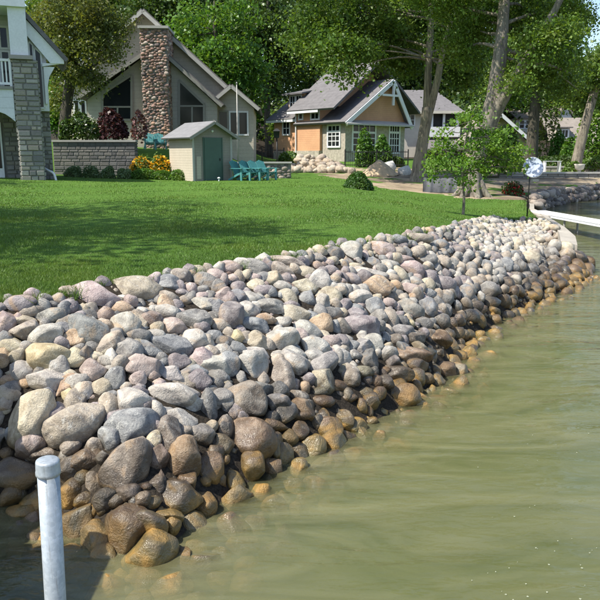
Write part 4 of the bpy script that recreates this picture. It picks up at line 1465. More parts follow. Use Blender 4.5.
MB().box(X(-60), X(19.4), 0.16, 0.24, Z(82.5), Z(80)).build('bottom_rail', M_WHITE, H)
MB().box(X(17), X(19.3), 0.13, 0.27, Z(84) + .003, Z(56)).build('rail_post', M_WHITE, H)
bal = None
for k in range(14):
    u = 14.2 - k * 3.6
    if bal is None:
        bal = MB().box(-0.028, 0.028, 0.17, 0.23, Z(80) + .002, Z(59) - .002).build('baluster', M_WHITE, H)
        bal.location.x = X(u)
    else:
        c = bal.copy()
        COL.objects.link(c)
        c.parent = H
        c.location.x = X(u)
MB().box(X(-60), X(20), 2.4, 5.2, Z(108), Z(-5)).build('upper_wall', M_WSIDE, H)
MB().box(X(-60), X(20), 2.0, 5.1, -0.2, Z(108) - .003).build('lower_wall', M_MORTAR, H)
stone_face(H, (X(5), 2.0, 0), (1, 0, 0), (0, -1, 0), X(20) - X(5), Z(109), 0.36, 0.20, PAL_GREY)
window(H, (X(-12), 2.4, Z(83)), (1, 0, 0), (0, -1, 0), X(5) - X(-12), Z(17) - Z(83), 2, 1, 0.1)
window(H, (X(9.5), 2.4, Z(38)), (1, 0, 0), (0, -1, 0), X(16) - X(9.5), Z(17) - Z(38), 1, 1, 0.09)
window(H, (X(9.5), 2.4, Z(80)), (1, 0, 0), (0, -1, 0), X(16) - X(9.5), Z(43) - Z(80), 1, 1, 0.09)
dr = MB().box(X(-14), X(2.6), 1.9, 1.995, 0.02, Z(118)).build('door', M_WHITE, H)
MB().box(X(-12.5), X(0.6), 1.885, 1.898, 0.5, Z(122)).build('pane', M_GLASS, dr)
# wing on the right with the sloping roof
MB().prism([(X(37.5) + .005, Z(107)), (X(55), Z(107)), (X(55), Z(40)), (X(37.5) + .005, Z(20))], 0.75, 3.9).build('wing_wall', M_WHITE, H)
MB().box(X(42), X(55) - .01, 1.15, 3.8, -0.2, Z(107) - .003).build('wing_base', M_MORTAR, H)
stone_face(H, (X(42), 1.15, 0), (1, 0, 0), (0, -1, 0), X(55) - X(42), Z(108.5), 0.36, 0.20, [tuple(k * .95 for k in c) for c in PAL_GREY])
poly_window(H, [(X(43.5), Z(104)), (X(50), Z(104)), (X(50), Z(48)), (X(43.5), Z(41.5))], 0.75, 0.07, M_WHITE)
poly_window(H, [(X(38.3), Z(80)), (X(42.4), Z(80)), (X(42.4), Z(40)), (X(38.3), Z(35.5))], 0.75, 0.06, M_WHITE)
MB().prism([(X(34), Z(11)), (X(34), Z(27)), (X(59), Z(58.5)), (X(73), Z(58.5)), (X(73), Z(55))][::-1], 0.42, 0.62).build('rake_board', M_WHITE, H)
MB().prism([(X(50.5), Z(58.5)), (X(68), Z(58.5)), (X(50.5), Z(62))][::-1], 0.45, 0.74).build('soffit', M_WHITE, H)
MB().prism([(X(51.5), Z(62)), (X(51.5), Z(100)), (X(53.5), Z(100)), (X(54.2), Z(84)), (X(57), Z(72)), (X(63), Z(62))], 0.5, 0.72).build('bracket', M_WHITE, H)
roof_slope(H, (X(74.5), Z(56.5)), (X(-11), Z(-44)), 0.3, 4.3, 0.16, M_ROOFG)
roof_slope(H, (X(-95), Z(56.5)), (X(-9), Z(-44)), 0.3, 4.3, 0.16, M_ROOFG)
MB().tube(spline([(X(45.5), 0.7, Z(166)), (X(49), 0.5, Z(168)), (X(54.5), 0.3, Z(171)), (X(56.5), 0.2, Z(179))], [.05] * 4)[0], [.05] * 16, 8).build('downspout', M_WHITE, H, True)

# ------------------------------------------------------------------ grey gabled house with the field stone chimney
o0 = P(155, 150, 45)
H = thing('grey_house', 'grey sided gable house with a tall fieldstone chimney', 'house', o0, R(2))
pt = lambda u, v, y=0.0: (P(u, v, 45 + y).x - o0.x, P(u, v, 45 + y).z - o0.z)
XX = lambda u, y: pt(u, 100, y)[0]
ZZ = lambda v, y: pt(155, v, y)[1]
MB().prism([pt(73, 165, 1.8), pt(228, 165, 1.8), pt(228, 90, 1.8), pt(143, 13, 1.8), pt(73, 78, 1.8)][::-1], 1.8, 11.5).build('main_wall', M_GSIDE, H)
roof_slope(H, pt(142.6, 10.5, 1.2), pt(232, 92, 1.2), 1.2, 12, 0.17, M_ROOFG)
roof_slope(H, pt(143.4, 10.5, 1.2), pt(62, 86, 1.2), 1.2, 12, 0.17, M_ROOFG)
for a, b_ in ((pt(143, 11, 1.15), pt(231, 91.5, 1.15)), (pt(143, 11, 1.15), pt(63, 85.5, 1.15))):
    MB().bar((a[0], 1.15, a[1]), (b_[0], 1.15, b_[1]), 0.22, 0.08, up=(0, 1, 0)).build('rake_trim', M_LTRIM, H)
M_FRONT = plain('front_gable_siding', (0.40, 0.375, 0.325), 0.7, 0.1, 1.2, siding=0.24)
MB().prism([pt(88, 164), pt(217, 164), pt(217, 105), pt(155, 48), pt(88, 100)][::-1], 0.0, 1.795).build('front_wall', M_FRONT, H)
roof_slope(H, pt(155.4, 45, -.55), pt(77, 98.5, -.55), -0.55, 1.79, 0.15, M_ROOFG)
roof_slope(H, pt(154.6, 45, -.55), pt(222, 106, -.55), -0.55, 1.79, 0.15, M_ROOFG)
for a, b_ in ((pt(155, 45.5, -.6), pt(77.5, 98.5, -.6)), (pt(155, 45.5, -.6), pt(221.5, 106, -.6))):
    MB().bar((a[0], -0.6, a[1]), (b_[0], -0.6, b_[1]), 0.20, 0.07, up=(0, 1, 0)).build('rake_trim', M_GTRIM, H)
YC = -0.95
c0_, c1_, zc_ = XX(142.5, YC), XX(168.5, YC), ZZ(28.5, YC)
ch = MB().box(c0_, c1_, YC, 1.4, -0.8, zc_).build('chimney', M_MORTAR, H)
field_face(ch, (c0_, YC, -0.6), (1, 0, 0), (0, -1, 0), c1_ - c0_, zc_ + .6, 0.2, PAL_FIELD)
field_face(ch, (c0_, 1.4, -0.6), (0, -1, 0), (-1, 0, 0), 2.35, zc_ + .6, 0.2, PAL_FIELD)
field_face(ch, (c1_, YC, -0.6), (0, 1, 0), (1, 0, 0), 2.35, zc_ + .6, 0.2, PAL_FIELD)
MB().box(c0_ - .12, c1_ + .12, YC - .13, 1.52, zc_ + .003, ZZ(25.8, YC)).build('chimney_cap', M_LTRIM, ch)
poly_window(H, [pt(103, 120), pt(132, 120), pt(132, 75), pt(103, 94)], 0.0, 0.14, M_GTRIM, [(pt(103, 107), pt(132, 107)), (pt(118, 120), pt(118, 107))])
poly_window(H, [pt(179, 126), pt(204, 126), pt(204, 104), pt(179, 80)], 0.0, 0.14, M_GTRIM, [(pt(179, 106), pt(204, 106)), (pt(192, 126), pt(192, 106))])
for (u0, u1, v0, v1_, y_, n_, mm) in ((84, 97, 82, 64, 1.8, 1, M_GTRIM), (76.5, 80, 119, 101, 1.8, 1, M_WHITE), (83, 86.5, 119, 101, 1.8, 1, M_WHITE), (230.5, 247, 134, 112.5, .9, 2, M_WHITE), (219.5, 227, 129, 112, .9, 1, M_GTRIM)):
    window(H, (XX(u0, y_), y_, ZZ(v0, y_)), (1, 0, 0), (0, -1, 0), XX(u1, y_) - XX(u0, y_), ZZ(v1_, y_) - ZZ(v0, y_), n_, 1, 0.1, mm)
MB().prism([pt(217.5, 165, .9), pt(254, 165, .9), pt(254, 108, .9), pt(231, 88, .9), pt(217.5, 99, .9)][::-1], 0.9, 7.0).build('wing_wall', M_GSIDE, H)
roof_slope(H, pt(230.6, 85.5, .35), pt(259.5, 110, .35), 0.35, 7.4, 0.15, M_ROOFG)
roof_slope(H, pt(231.4, 85.5, .35), pt(216, 98.5, .35), 0.35, 7.4, 0.15, M_ROOFG)
for a, b_ in ((pt(231, 86, .3), pt(259, 109.5, .3)), (pt(231, 86, .3), pt(216.5, 98, .3))):
    MB().bar((a[0], 0.3, a[1]), (b_[0], 0.3, b_[1]), 0.2, 0.07, up=(0, 1, 0)).build('rake_trim', M_LTRIM, H)

# ------------------------------------------------------------------ garden shed
o0 = hit_land(193, 181)
o0.z -= 0.02
Dsh = o0.y
ks = Dsh / 33.5
H = thing('garden_shed', 'small cream shed with a green door and grey roof on the lawn', 'shed', o0, math.atan2(.6, .8))
W, LEN, ZE, ZR = 2.15 * ks, 2.35 * ks, 2.12 * ks, 2.72 * ks
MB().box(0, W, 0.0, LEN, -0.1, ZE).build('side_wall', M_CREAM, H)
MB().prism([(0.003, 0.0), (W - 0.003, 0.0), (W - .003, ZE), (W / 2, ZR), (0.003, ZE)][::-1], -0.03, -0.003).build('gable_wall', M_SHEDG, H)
MB().prism([(0.004, ZE + .003), (W - .004, ZE + .003), (W / 2, ZR)][::-1], 0.01, LEN).build('loft', M_CREAM, H)
sl = (ZR - ZE) / (W / 2)
roof_slope(H, (-0.28, ZE - 0.28 * sl), (W / 2 + 0.002, ZR + .01), -0.32, LEN + 0.25, 0.07, M_SHEDR)
roof_slope(H, (W + 0.28, ZE - 0.28 * sl), (W / 2 - 0.002, ZR + .01), -0.32, LEN + 0.25, 0.07, M_SHEDR)
for a, b_ in (((-0.28, ZE - .28 * sl), (W / 2, ZR)), ((W + .28, ZE - .28 * sl), (W / 2, ZR))):
    MB().bar((a[0], -0.345, a[1]), (b_[0], -0.345, b_[1]), 0.13, 0.04, up=(0, 1, 0)).build('rake_trim', M_GTRIM, H)
dr = MB().box(0.62 * ks, 1.55 * ks, -0.075, -0.034, 0.03, 2.03 * ks).build('door', M_GREEN, H)
MB().box(1.42 * ks, 1.47 * ks, -0.11, -0.077, 0.95, 1.07).build('handle', M_BLACK, dr)
for a in (0.55 * ks, 1.57 * ks):
    MB().box(a, a + 0.05, -0.07, -0.034, 0.02, 2.04 * ks).build('door_trim', M_GREEN, H)
for a in (0.0, W - 0.08):
    MB().box(a - .01, a + 0.09, -0.055, -0.031, 0, ZE - .05).build('corner_board', M_LTRIM, H)
MB().box(0.2, 0.42, -0.06, -0.034, 0.1, 1.15).build('louvre', M_CREAM, H)
MB().tube([(W / 2, -0.05, ZE + .22), (W / 2, -0.10, ZE + .2)], [.06, .05], 8).build('gable_lamp', M_WHITE, H)
wp = hit_land(219, 181.5)
t = thing('garden_light', 'tiny white garden light on the lawn beside the shed door', 'light', wp)
MB().tube([(0, 0, -.05), (0, 0, .13)], [.03, .03], 8).build('stake', M_WHITE, t, True)
MB().tube([(0, 0, .131), (0, 0, .17), (0, 0, .2)], [.07, .07, .02], 8).build('cap', M_WHITE, t, True)

# ------------------------------------------------------------------ retaining wall, hedge, flowers
a = P(55, 178, 36.6)
c = P(136.5, 176, 36.6)
z0 = float(land_z(a.x, 36.0))
H = thing('retaining_wall', 'grey stone retaining wall below the dark shrubs', 'wall', (a.x, 36.6, z0 - .05))
wl_ = c.x - a.x
zt_ = P(100, 141, 36.6).z - z0
MB().box(0, wl_, 0, 0.45, -0.2, zt_).build('core', plain('shaded_mortar', (.125, .122, .115), .95, .2, 4, .5), H)
PAL_SHADED = [(.18, .177, .17), (.155, .153, .15), (.205, .195, .18), (.14, .139, .14)]  # stone and mortar tones darkened to paint in the white house's shadow
stone_face(H, (0, 0, 0), (1, 0, 0), (0, -1, 0), wl_, zt_, 0.36, 0.16, PAL_SHADED, depth=0.02)
stone_face(H, (wl_, 0, 0), (0, 1, 0), (1, 0, 0), 0.45, zt_, 0.3, 0.16, PAL_SHADED)
MB().box(-.05, wl_ + .05, -0.08, 0.5, zt_ + .003, zt_ + .1).build('coping', M_LTRIM, H)
# earth terrace behind it carrying the shrubs
for (u, v, rx, rz, lm, n_, lf, lab, ex) in [
    (115, 139, 15, 26, G_PURPLE, 1500, .15, 'dark purple-leaved shrub on top of the retaining wall', None),
    (88, 139, 16, 24, G_DARK, 1700, .15, 'dark green shrub dotted with white blossom on the retaining wall', (G_WHITE, 60, .1)),
    (68, 139, 9, 14, G_DARK, 800, .15, 'small dark shrub at the left end of the retaining wall', None),
    (140, 138, 8, 22, G_PINK, 380, .14, 'sparse pinkish shrub in front of the stone chimney', None)]:
    q = P(u, v, 37.6)
    m_ = 37.6 / F
    bush('wall_shrub', lab, q, (rx * m_, rx * m_ * .7, rz * m_), lm, n_, lf, 'shrubs on the retaining wall', extra=ex)
for k, (u, w_, lab) in enumerate([(73.5, 18, 'leftmost round clipped shrub at the foot of the retaining wall'), (91, 18, 'second round clipped shrub from the left below the retaining wall'),
                                  (109, 16.5, 'third round clipped shrub from the left below the retaining wall'), (126, 17, 'fourth round clipped shrub from the left, left of the low hedge')]):
    q = hit_land(u, 179.5)
    q = Vector((q.x * 34.6 / q.y, 34.6, float(land_z(q.x, 34.6))))
    m_ = 34.6 / F
    bush('clipped_shrub', lab, q, (w_ / 2 * m_, w_ / 2 * m_, 10.5 * m_), G_BOX, 2600, .055, 'round clipped shrubs')
for k, (u, w_, lab) in enumerate([(143, 25, 'broad low hedge clump below the yellow flowers, left one'), (161, 24, 'low hedge clump below the yellow flowers, middle one'), (178, 22, 'low hedge clump beside the shed wall')]):
    q = P(u, 179, 34.4)
    q.z = float(land_z(q.x, q.y))
    m_ = 34.4 / F
    bush('low_hedge', lab, q, (w_ / 2 * m_, .4, 8.5 * m_), G_BRIGHT, 2400, .06, 'low hedge clumps')
for k, (u, w_, h_, lab) in enumerate([(142, 25, 20, 'left clump of yellow flowers behind the low hedge'), (161, 25, 21, 'right clump of yellow flowers behind the low hedge')]):
    q = P(u, 179, 35.4)
    q.z = float(land_z(q.x, q.y))
    m_ = 35.4 / F
    bush('yellow_flowers', lab, q, (w_ / 2 * m_, .5, h_ * m_), G_MID, 1100, .09, 'yellow flower clumps', 'flowers', (G_FLOWER, 620, .10))

# ------------------------------------------------------------------ teal garden chairs and the low wall behind them
def make_chair(name, label, pos, rz, group):
    t = thing(name, label, 'chair', pos, rz, group)
    for k in range(5):
        x = (k - 2) * 0.115
        hgt = 0.98 - 0.05 * abs(k - 2)
        MB().slab([(x - .05, 0.18, 0.3), (x + .05, 0.18, 0.3), (x + .05, 0.18 + 0.38 * hgt, 0.3 + 0.66 * hgt), (x - .05, 0.18 + 0.38 * hgt, 0.3 + .66 * hgt)], 0.022).build('back_slat', M_TEAL, t)
    for k in range(5):
        y = -0.36 + k * 0.115
        z = 0.40 - k * 0.025
        MB().box(-0.27, 0.27, y, y + 0.1, z - .02, z).build('seat_slat', M_TEAL, t)
    for s in (-1, 1):
        MB().box(s * .36 - .075, s * .36 + .075, -0.42, 0.34, 0.56, 0.585).build('armrest', M_TEAL, t)
        MB().box(s * .31 - .03, s * .31 + .03, -0.36, -0.26, -0.02, 0.558).build('leg', M_TEAL, t)
        MB().slab([(s * .29 - .02, -0.3, .34), (s * .29 + .02, -0.3, .34), (s * .29 + .02, .52, -.02), (s * .29 - .02, .52, -.02)], 0.09).build('leg', M_TEAL, t)
    MB().box(-.33, .33, .30, .33, .48, .555).build('back_brace', M_TEAL, t)
    return t


for u, v, lab in [(241, 180.5, 'leftmost teal slatted garden chair, nearest the shed'), (250, 180.5, 'second teal slatted garden chair from the shed'),
                  (259, 180.3, 'third teal slatted garden chair from the shed'), (267, 180, 'rightmost of the four teal slatted garden chairs')]:
    q = hit_land(u, v)
    q.z -= 0.0
    make_chair('garden_chair', lab, q, R(48 + random.uniform(-6, 6)), 'teal garden chairs by the low stone wall')
for u, lab in [(150, 'teal chair on the terrace left of the chimney foot'), (160, 'teal chair on the terrace in front of the chimney')]:
    q = P(u, 150, 42.5)
    q.z = float(land_z(q.x, q.y))
    make_chair('garden_chair', lab, q, R(20), 'teal chairs on the terrace')
a, c = P(233, 178, 37.2), P(291, 178, 37.2)
z0 = float(land_z(a.x, 36.5))
H = thing('low_wall', 'low field stone wall behind the teal chairs', 'wall', (a.x, 37.2, z0 - .05))
MB().box(0, c.x - a.x, 0, .5, -.2, .82).build('core', M_MORTAR, H)
field_face(H, (0, 0, 0), (1, 0, 0), (0, -1, 0), c.x - a.x, .82, .26, [(.24, .20, .17), (.16, .14, .13), (.33, .27, .22), (.40, .34, .28)])
MB().box(-.05, c.x - a.x + .05, -.1, .6, .823, .9).build('coping', M_LTRIM, H)
q = P(238, 156, 40)
q.z = float(land_z(q.x, q.y))
t = thing('flagpole', 'thin bare pole standing right of the shed', 'pole', q)
MB().tube([(0, 0, -.1), (0, 0, P(238, 84, 40).z - q.z)], [.05, .03], 8).build('mast', M_LTRIM, t, True)
MB().tube([(0, 0, P(238, 84, 40).z - q.z + .002), (0, 0, P(238, 84, 40).z - q.z + .1)], [.05, .03], 8).build('finial', M_LTRIM, t, True)
q = P(277, 163, 44)
q.z = float(land_z(q.x, q.y))
t = thing('lamp_post', 'small black lantern post at the left of the boulder pile', 'lamp post', q)
hp = P(277, 138, 44).z - q.z
MB().tube([(0, 0, -.1), (0, 0, hp)], [.05, .045], 8).build('post', M_BLACK, t, True)
MB().box(-.16, .16, -.16, .16, hp + .002, hp + .4, -.04).build('lantern', M_GLASS, t)
MB().box(-.24, .24, -.24, .24, hp + .402, hp + .56, .18).build('lantern_roof', M_BLACK, t)

# ------------------------------------------------------------------ peach house (two faces seen)
YAW = R(-50)
CO = P(345, 160, 55)
CO.z = float(land_z(CO.x, CO.y)) - 0.05
H = thing('peach_house', 'peach sided house with grey gables, stone base and white windows', 'house', CO, YAW)
cxx, cyy = CO.x, CO.y
ca, sa_ = math.cos(YAW), math.sin(YAW)


def xa(u):   # along the long wall (local y = 0)
    k = ray(u, 155)[0] / ray(u, 155)[1]
    return (k * cyy - cxx) / (ca - k * sa_)


def yg(u):   # along the gable front (local x = 0)
    k = ray(u, 155)[0] / ray(u, 155)[1]
    return (k * cyy - cxx) / (-sa_ - k * ca)


def za(u, v):
    Y = cyy + xa(u) * sa_
    return P(u, v, Y).z - CO.z


def zg(u, v):
    Y = cyy + yg(u) * ca
    return P(u, v, Y).z - CO.z


NX, NY = (1, 0, 0), (0, 1, 0)
WG = yg(400)
YR = yg(387)
ze, zr = za(340, 120), zg(387, 81)
YB = yg(404)
xw = xa(322)
M_PSTONE = plain('house_stone', (0.40, 0.36, 0.30), 0.9, 0.35, 5.0, 1.0, 5.0)
# wing with the front gable
MB().box(xw - 3.0, 0, 0, YB, -0.3, ze).build('wing_wall', M_PSTONE, H)
mb = MB()
mb.add([(0.012, .02, ze), (0.012, YB - .02, ze), (0.012, YR, zr - .1), (-.2, .02, ze), (-.2, YB - .02, ze), (-.2, YR, zr - .1)], [(0, 1, 2), (5, 4, 3), (0, 3, 4, 1), (1, 4, 5, 2), (2, 5, 3, 0)])
mb.build('gable_wall', M_PEACH, H)


def roof_x(parent, x0, x1, ya, zA, yb, zB, th, mat, name='roof'):
    """slab between two lines parallel to local x"""
    ln = math.hypot(yb - ya, zB - zA)
    s = 1 if yb > ya else -1
    n_ = Vector((0, -(zB - zA) * s, abs(yb - ya))) / ln * th
    q = [Vector((x0, ya, zA)), Vector((x1, ya, zA)), Vector((x1, yb, zB)), Vector((x0, yb, zB))]
    return MB().add(q + [p_ + n_ for p_ in q], [(3, 2, 1, 0), (4, 5, 6, 7), (0, 1, 5, 4), (1, 2, 6, 5), (2, 3, 7, 6), (3, 0, 4, 7)]).build(name, mat, parent)


slp = (zr - ze) / YR
roof_x(H, xw - 3.0, 0.5, -0.45, ze - .45 * slp, YR + .003, zr, 0.16, M_ROOFD)
slr = (zr - ze) / (YB - YR)
roof_x(H, xw - 3.0, 0.5, YB + .3, ze - .3 * slr, YR - .003, zr, 0.16, M_ROOFD)
for s in (-1, 1):
    e_, e2 = (-0.45, .45 * slp) if s < 0 else (YB + .3, .3 * slr)
    MB().bar((0.54, e_, ze - e2 - .05), (0.54, YR, zr - .05), 0.09, 0.32, up=(0, 0, 1)).build('rake_board', M_WHITE, H)
MB().bar((0.54, YR, zr - .3), (0.54, YR, zr - 1.9), .16).build('gable_post', M_WHITE, H)
MB().bar((0.54, YR - 1.3, zr - 1.15), (0.54, YR + .5, zr - 1.15), .14, .16).build('gable_tie', M_WHITE, H)
MB().add([(0.0, -.2, ze + .02), (0.0, YB + .2, ze + .02), (.75, YB + .3, ze - .28), (.75, -.5, ze - .28), (0.0, -.2, ze - .12), (0, YB + .2, ze - .12), (.75, YB + .3, ze - .4), (.75, -.5, ze - .4)],
         [(3, 2, 1, 0), (4, 5, 6, 7), (0, 1, 5, 4), (1, 2, 6, 5), (2, 3, 7, 6), (3, 0, 4, 7)]).build('skirt_roof', M_LTRIM, H)
for (u0, u1, v0, v1_, cols) in ((352.5, 374, 151, 125, 2), (389, 398, 152, 125, 2)):
    y0_, y1_ = yg(u0), yg(u1)
    window(H, (0, y0_, zg(u0, v0)), NY, NX, y1_ - y0_, zg(u0, v1_) - zg(u0, v0), cols * 2, 4, 0.14, None, 0.72)
w0, w1 = xa(328.5), xa(339.5)
window(H, (w0, 0, za(334, 146)), NX, (0, -1, 0), w1 - w0, za(334, 126) - za(334, 146), 3, 4, 0.13, None, 0.7)
# main two-storey block
x1m, x0m = xw, xa(297.5)
zem = za(310, 107)
ym, zrm = 4.2, za(310, 107) + 3.4
MB().box(x0m, x1m, -0.25, 8.4, 0.9, zem).build('main_wall', M_PEACH, H)
MB().box(x0m + .004, x1m, -0.33, 8.3, -0.3, 0.897).build('foundation', M_PSTONE, H)
sl2 = (zrm - zem) / (ym + .25)
roof_x(H, x0m - .4, x1m + 2.2, -0.75, zem - .5 * sl2, ym + .003, zrm, 0.16, M_ROOFD)
roof_x(H, x0m - .4, x1m + 2.2, 9.1, zem - .5 * sl2, ym - .003, zrm, 0.16, M_ROOFD)
MB().box(x0m - .42, x1m + 0.35, -0.80, -0.752, zem - .5 * sl2 - .12, zem - .5 * sl2 + .1).build('gutter', M_WHITE, H)
MB().add([(x1m + .5, 0.0, zem), (x1m + .5, 8.2, zem), (x1m + .5, ym, zrm - .1), (x1m, 0.0, zem), (x1m, 8.2, zem), (x1m, ym, zrm - .1)], [(0, 1, 2), (5, 4, 3), (0, 3, 4, 1), (1, 4, 5, 2), (2, 5, 3, 0)]).build('end_gable', M_PEACH, H)
for (u0, u1, v0, v1_, cols) in ((302, 305, 119, 109, 1), (314, 321, 119, 107.8, 2)):
    a_, b_ = xa(u0), xa(u1)
    window(H, (a_, -0.25, za(u0, v0)), NX, (0, -1, 0), b_ - a_, za(u0, v1_) - za(u0, v0), cols, 2, 0.12)
# lower block at the left with the dormer
x0l = xa(272)
zel = za(285, 118.5)
MB().box(x0l, x0m - .003, 0.25, 8.0, 0.9, zel).build('lower_wall', M_PEACH, H)
MB().box(x0l + .004, x0m - .003, 0.17, 7.9, -0.3, 0.897).build('foundation', M_PSTONE, H)
roof_x(H, x0l - .45, x0m - .003, -0.25, zel - .2, 4.0, zel + 2.6, 0.15, M_ROOFD)
roof_x(H, x0l - .45, x0m - .003, 8.3, zel - .2, 4.0, zel + 2.6, 0.15, M_ROOFD)
MB().box(x0l - .46, x0m, -0.30, -0.252, zel - .32, zel - .1).build('gutter', M_WHITE, H)
a_, b_ = xa(282), xa(297)
dz0, dz1 = zel + .55, zel + 2.0
dm = MB().box(a_, b_, 0.75, 4.2, dz0 - .2, dz1).build('dormer', plain('dormer_siding', (0.52, 0.33, 0.2), 0.7, 0.1), H)
roof_x(dm, a_ - .4, b_ + .3, 0.3, dz1 - .1, 4.6, dz1 + 0.75, .12, M_ROOFD)
for f0, f1_ in ((0.14, 0.44), (0.54, 0.84)):
    window(H, (a_ + (b_ - a_) * f0, 0.75, dz0 + .3), NX, (0, -1, 0), (b_ - a_) * (f1_ - f0), 0.95, 2, 2, .09)
a_, b_ = xa(281.5), xa(287.5)
window(H, (a_, .25, za(284, 134)), NX, (0, -1, 0), b_ - a_, za(284, 122.5) - za(284, 134), 2, 2, .12)
MB().tube([(x0m + .2, -0.34, -.1), (x0m + .2, -0.34, zem - .5)], [.06, .06], 8).build('downspout', M_WHITE, H)

# shrubs, boulder pile, fence and building-site things in front of it
for (u, v, w_, h_, lab, lm) in [(364, 163, 17, 29, 'left bright green shrub before the bay windows', G_BRIGHT), (382, 164, 20, 29, 'right bright green shrub before the bay windows', G_BRIGHT),
                                (290, 161, 26, 13, 'low green shrub beside the lantern post', G_MID), (397, 160, 12, 9, 'small shrub right of the bay windows', G_MID),
                                (262, 118, 14, 0, '', None)]:
    if not lab:
        continue
    q = P(u, v, 49)
    q.z = float(land_z(q.x, q.y))
    m_ = 49 / F
    bush('house_shrub', lab, q, (w_ / 2 * m_, w_ / 2 * m_, h_ * m_), lm, 1500, .15, 'shrubs before the peach house')
q = hit_land(358, 189)
m_ = q.y / F
bush('round_bush', 'single round green bush standing on the open lawn', q, (14.5 * m_, 14.5 * m_, 17 * m_), leafmat('leaf_bush', (0.045, 0.11, 0.022), .35, .3), 4200, .07)
PILE_MAT = rockmat('pile_stone', True, False)
pm = []
for k in range(6):
    v, f = rock_shape(600 + k, 2, 0.9)
    me = bpy.data.meshes.new('pile_boulder')
    me.from_pydata(v.tolist(), [], f.tolist())
    me.polygons.foreach_set('use_smooth', np.ones(len(me.polygons), bool))
    me.materials.append(PILE_MAT)
    pm.append(me)
pile = []
for row, (v, n_) in enumerate([(172, 13), (168.5, 12), (165, 10), (161.5, 8), (158, 5)]):
    for k in range(n_):
        u = 287 + row * 3.5 + (60 - row * 9) * k / max(n_ - 1, 1) + random.uniform(-1.5, 1.5) + (4 if row == 0 else 0)
        pile.append((row, k, n_, u, v + random.uniform(-1, 1)))
RNM = ['bottom row', 'second row from the ground', 'third row from the ground', 'fourth row from the ground', 'top']
for i, (row, k, n_, u, v) in enumerate(pile):
    D = 43.5 + row * 0.55
    q = P(u, v, D)
    gz = float(land_z(q.x, q.y))
    o = bpy.data.objects.new('pile_boulder', pm[i % 6])
    COL.objects.link(o)
    r_ = random.uniform(.17, .33)
    q.z = max(q.z, gz + r_ * .5)
    o.matrix_world = Matrix.Translation(q) @ Euler((random.uniform(-.4, .4), random.uniform(-.4, .4), random.uniform(0, 6))).to_matrix().to_4x4() @ Matrix.Diagonal((r_ * 1.25, r_ * 1.1, r_ * .85, 1))
    c = random.choice([(.50, .40, .28), (.44, .35, .25), (.54, .46, .35), (.38, .30, .23)])
    o.color = (*c, 1)
    tag(o, f'cream boulder in the {RNM[row]} of the pile, {ORD[k]} from left', 'boulder', 'boulders piled before the peach house')
base = MB()
for k in range(14):
    pass
# earth mound carrying the boulders
q = P(318, 166, 45.2)
v, f = rock_shape(77, 3, 0.1)
v = v * np.array([1.7, 0.8, .75]) + np.array([q.x, q.y, float(land_z(q.x, q.y))])
o = link_mesh('earth_mound', v, f, plain('earth', (0.20, 0.15, 0.10), .95, .3, 3, .6), None, True)
tag(o, 'brown earth mound under the boulder pile', 'mound')
q = P(379, 178, 41.5)
v, f = rock_shape(78, 4, 0.0)
zt_ = np.sqrt(np.clip(1 - v[:, 0] ** 2 - v[:, 1] ** 2, 0, 1))
v = np.stack([v[:, 0] * 1.15, v[:, 1] * 1.0, np.where(v[:, 2] > 0, (1 - np.hypot(v[:, 0], v[:, 1])).clip(0, 1) ** .9 * 0.95, -.05)], 1)
v[:, 2] += 0.05 * np.sin(v[:, 0] * 9) * np.sin(v[:, 1] * 8)
v += np.array([q.x, q.y, float(land_z(q.x, q.y))])
o = link_mesh('sand_pile', v, f, plain('sand', (0.50, 0.38, 0.25), .95, .15, 6, .5, 40), None, True)
tag(o, 'heap of tan sand on the bare ground left of the forked tree', 'sand pile')
for (u, vv_, D, r_, lab) in [(389, 161, 45, .45, 'large white boulder beside the bay window shrubs'), (405, 169, 42, .38, 'white boulder left of the forked tree trunk')]:
    q = P(u, vv_, D)
    q.z = float(land_z(q.x, q.y)) + r_ * .5
    o = bpy.data.objects.new('white_boulder', pm[1])
    COL.objects.link(o)
    o.matrix_world = Matrix.Translation(q) @ Matrix.Diagonal((r_ * 1.1, r_, r_ * .95, 1))
    o.color = (.72, .71, .68, 1)
    tag(o, lab, 'boulder', 'white boulders')


def iron_fence(u0, u1, D, label):
    a_, c_ = P(u0, 160, D), P(u1, 160, D)
    z0_ = float(land_z((a_.x + c_.x) / 2, D))
    t = thing('iron_fence', label, 'fence', (a_.x, D, z0_))
    ln = c_.x - a_.x
    for z_ in (.2, 1.05):
        MB().box(0, ln, -.02, .02, z_, z_ + .05).build('rail', M_BLACK, t)
    k = 0.0
    while k <= ln + .01:
        MB().box(k - .035, k + .035, -.035, .035, -.1, 1.25).build('post', M_BLACK, t)
        k += ln / max(1, round(ln / 2))
    mb = MB()
    for j in range(int(ln / .14)):
        mb.box(j * .14 + .06, j * .14 + .08, -.01, .01, .1, 1.18)
    mb.build('pickets', M_BLACK, t)


iron_fence(345, 408, 47.5, 'low black iron fence before the bay windows')
iron_fence(262, 284, 50, 'low black iron fence right of the grey house')
iron_fence(424, 452, 46, 'low black iron fence behind the sapling')

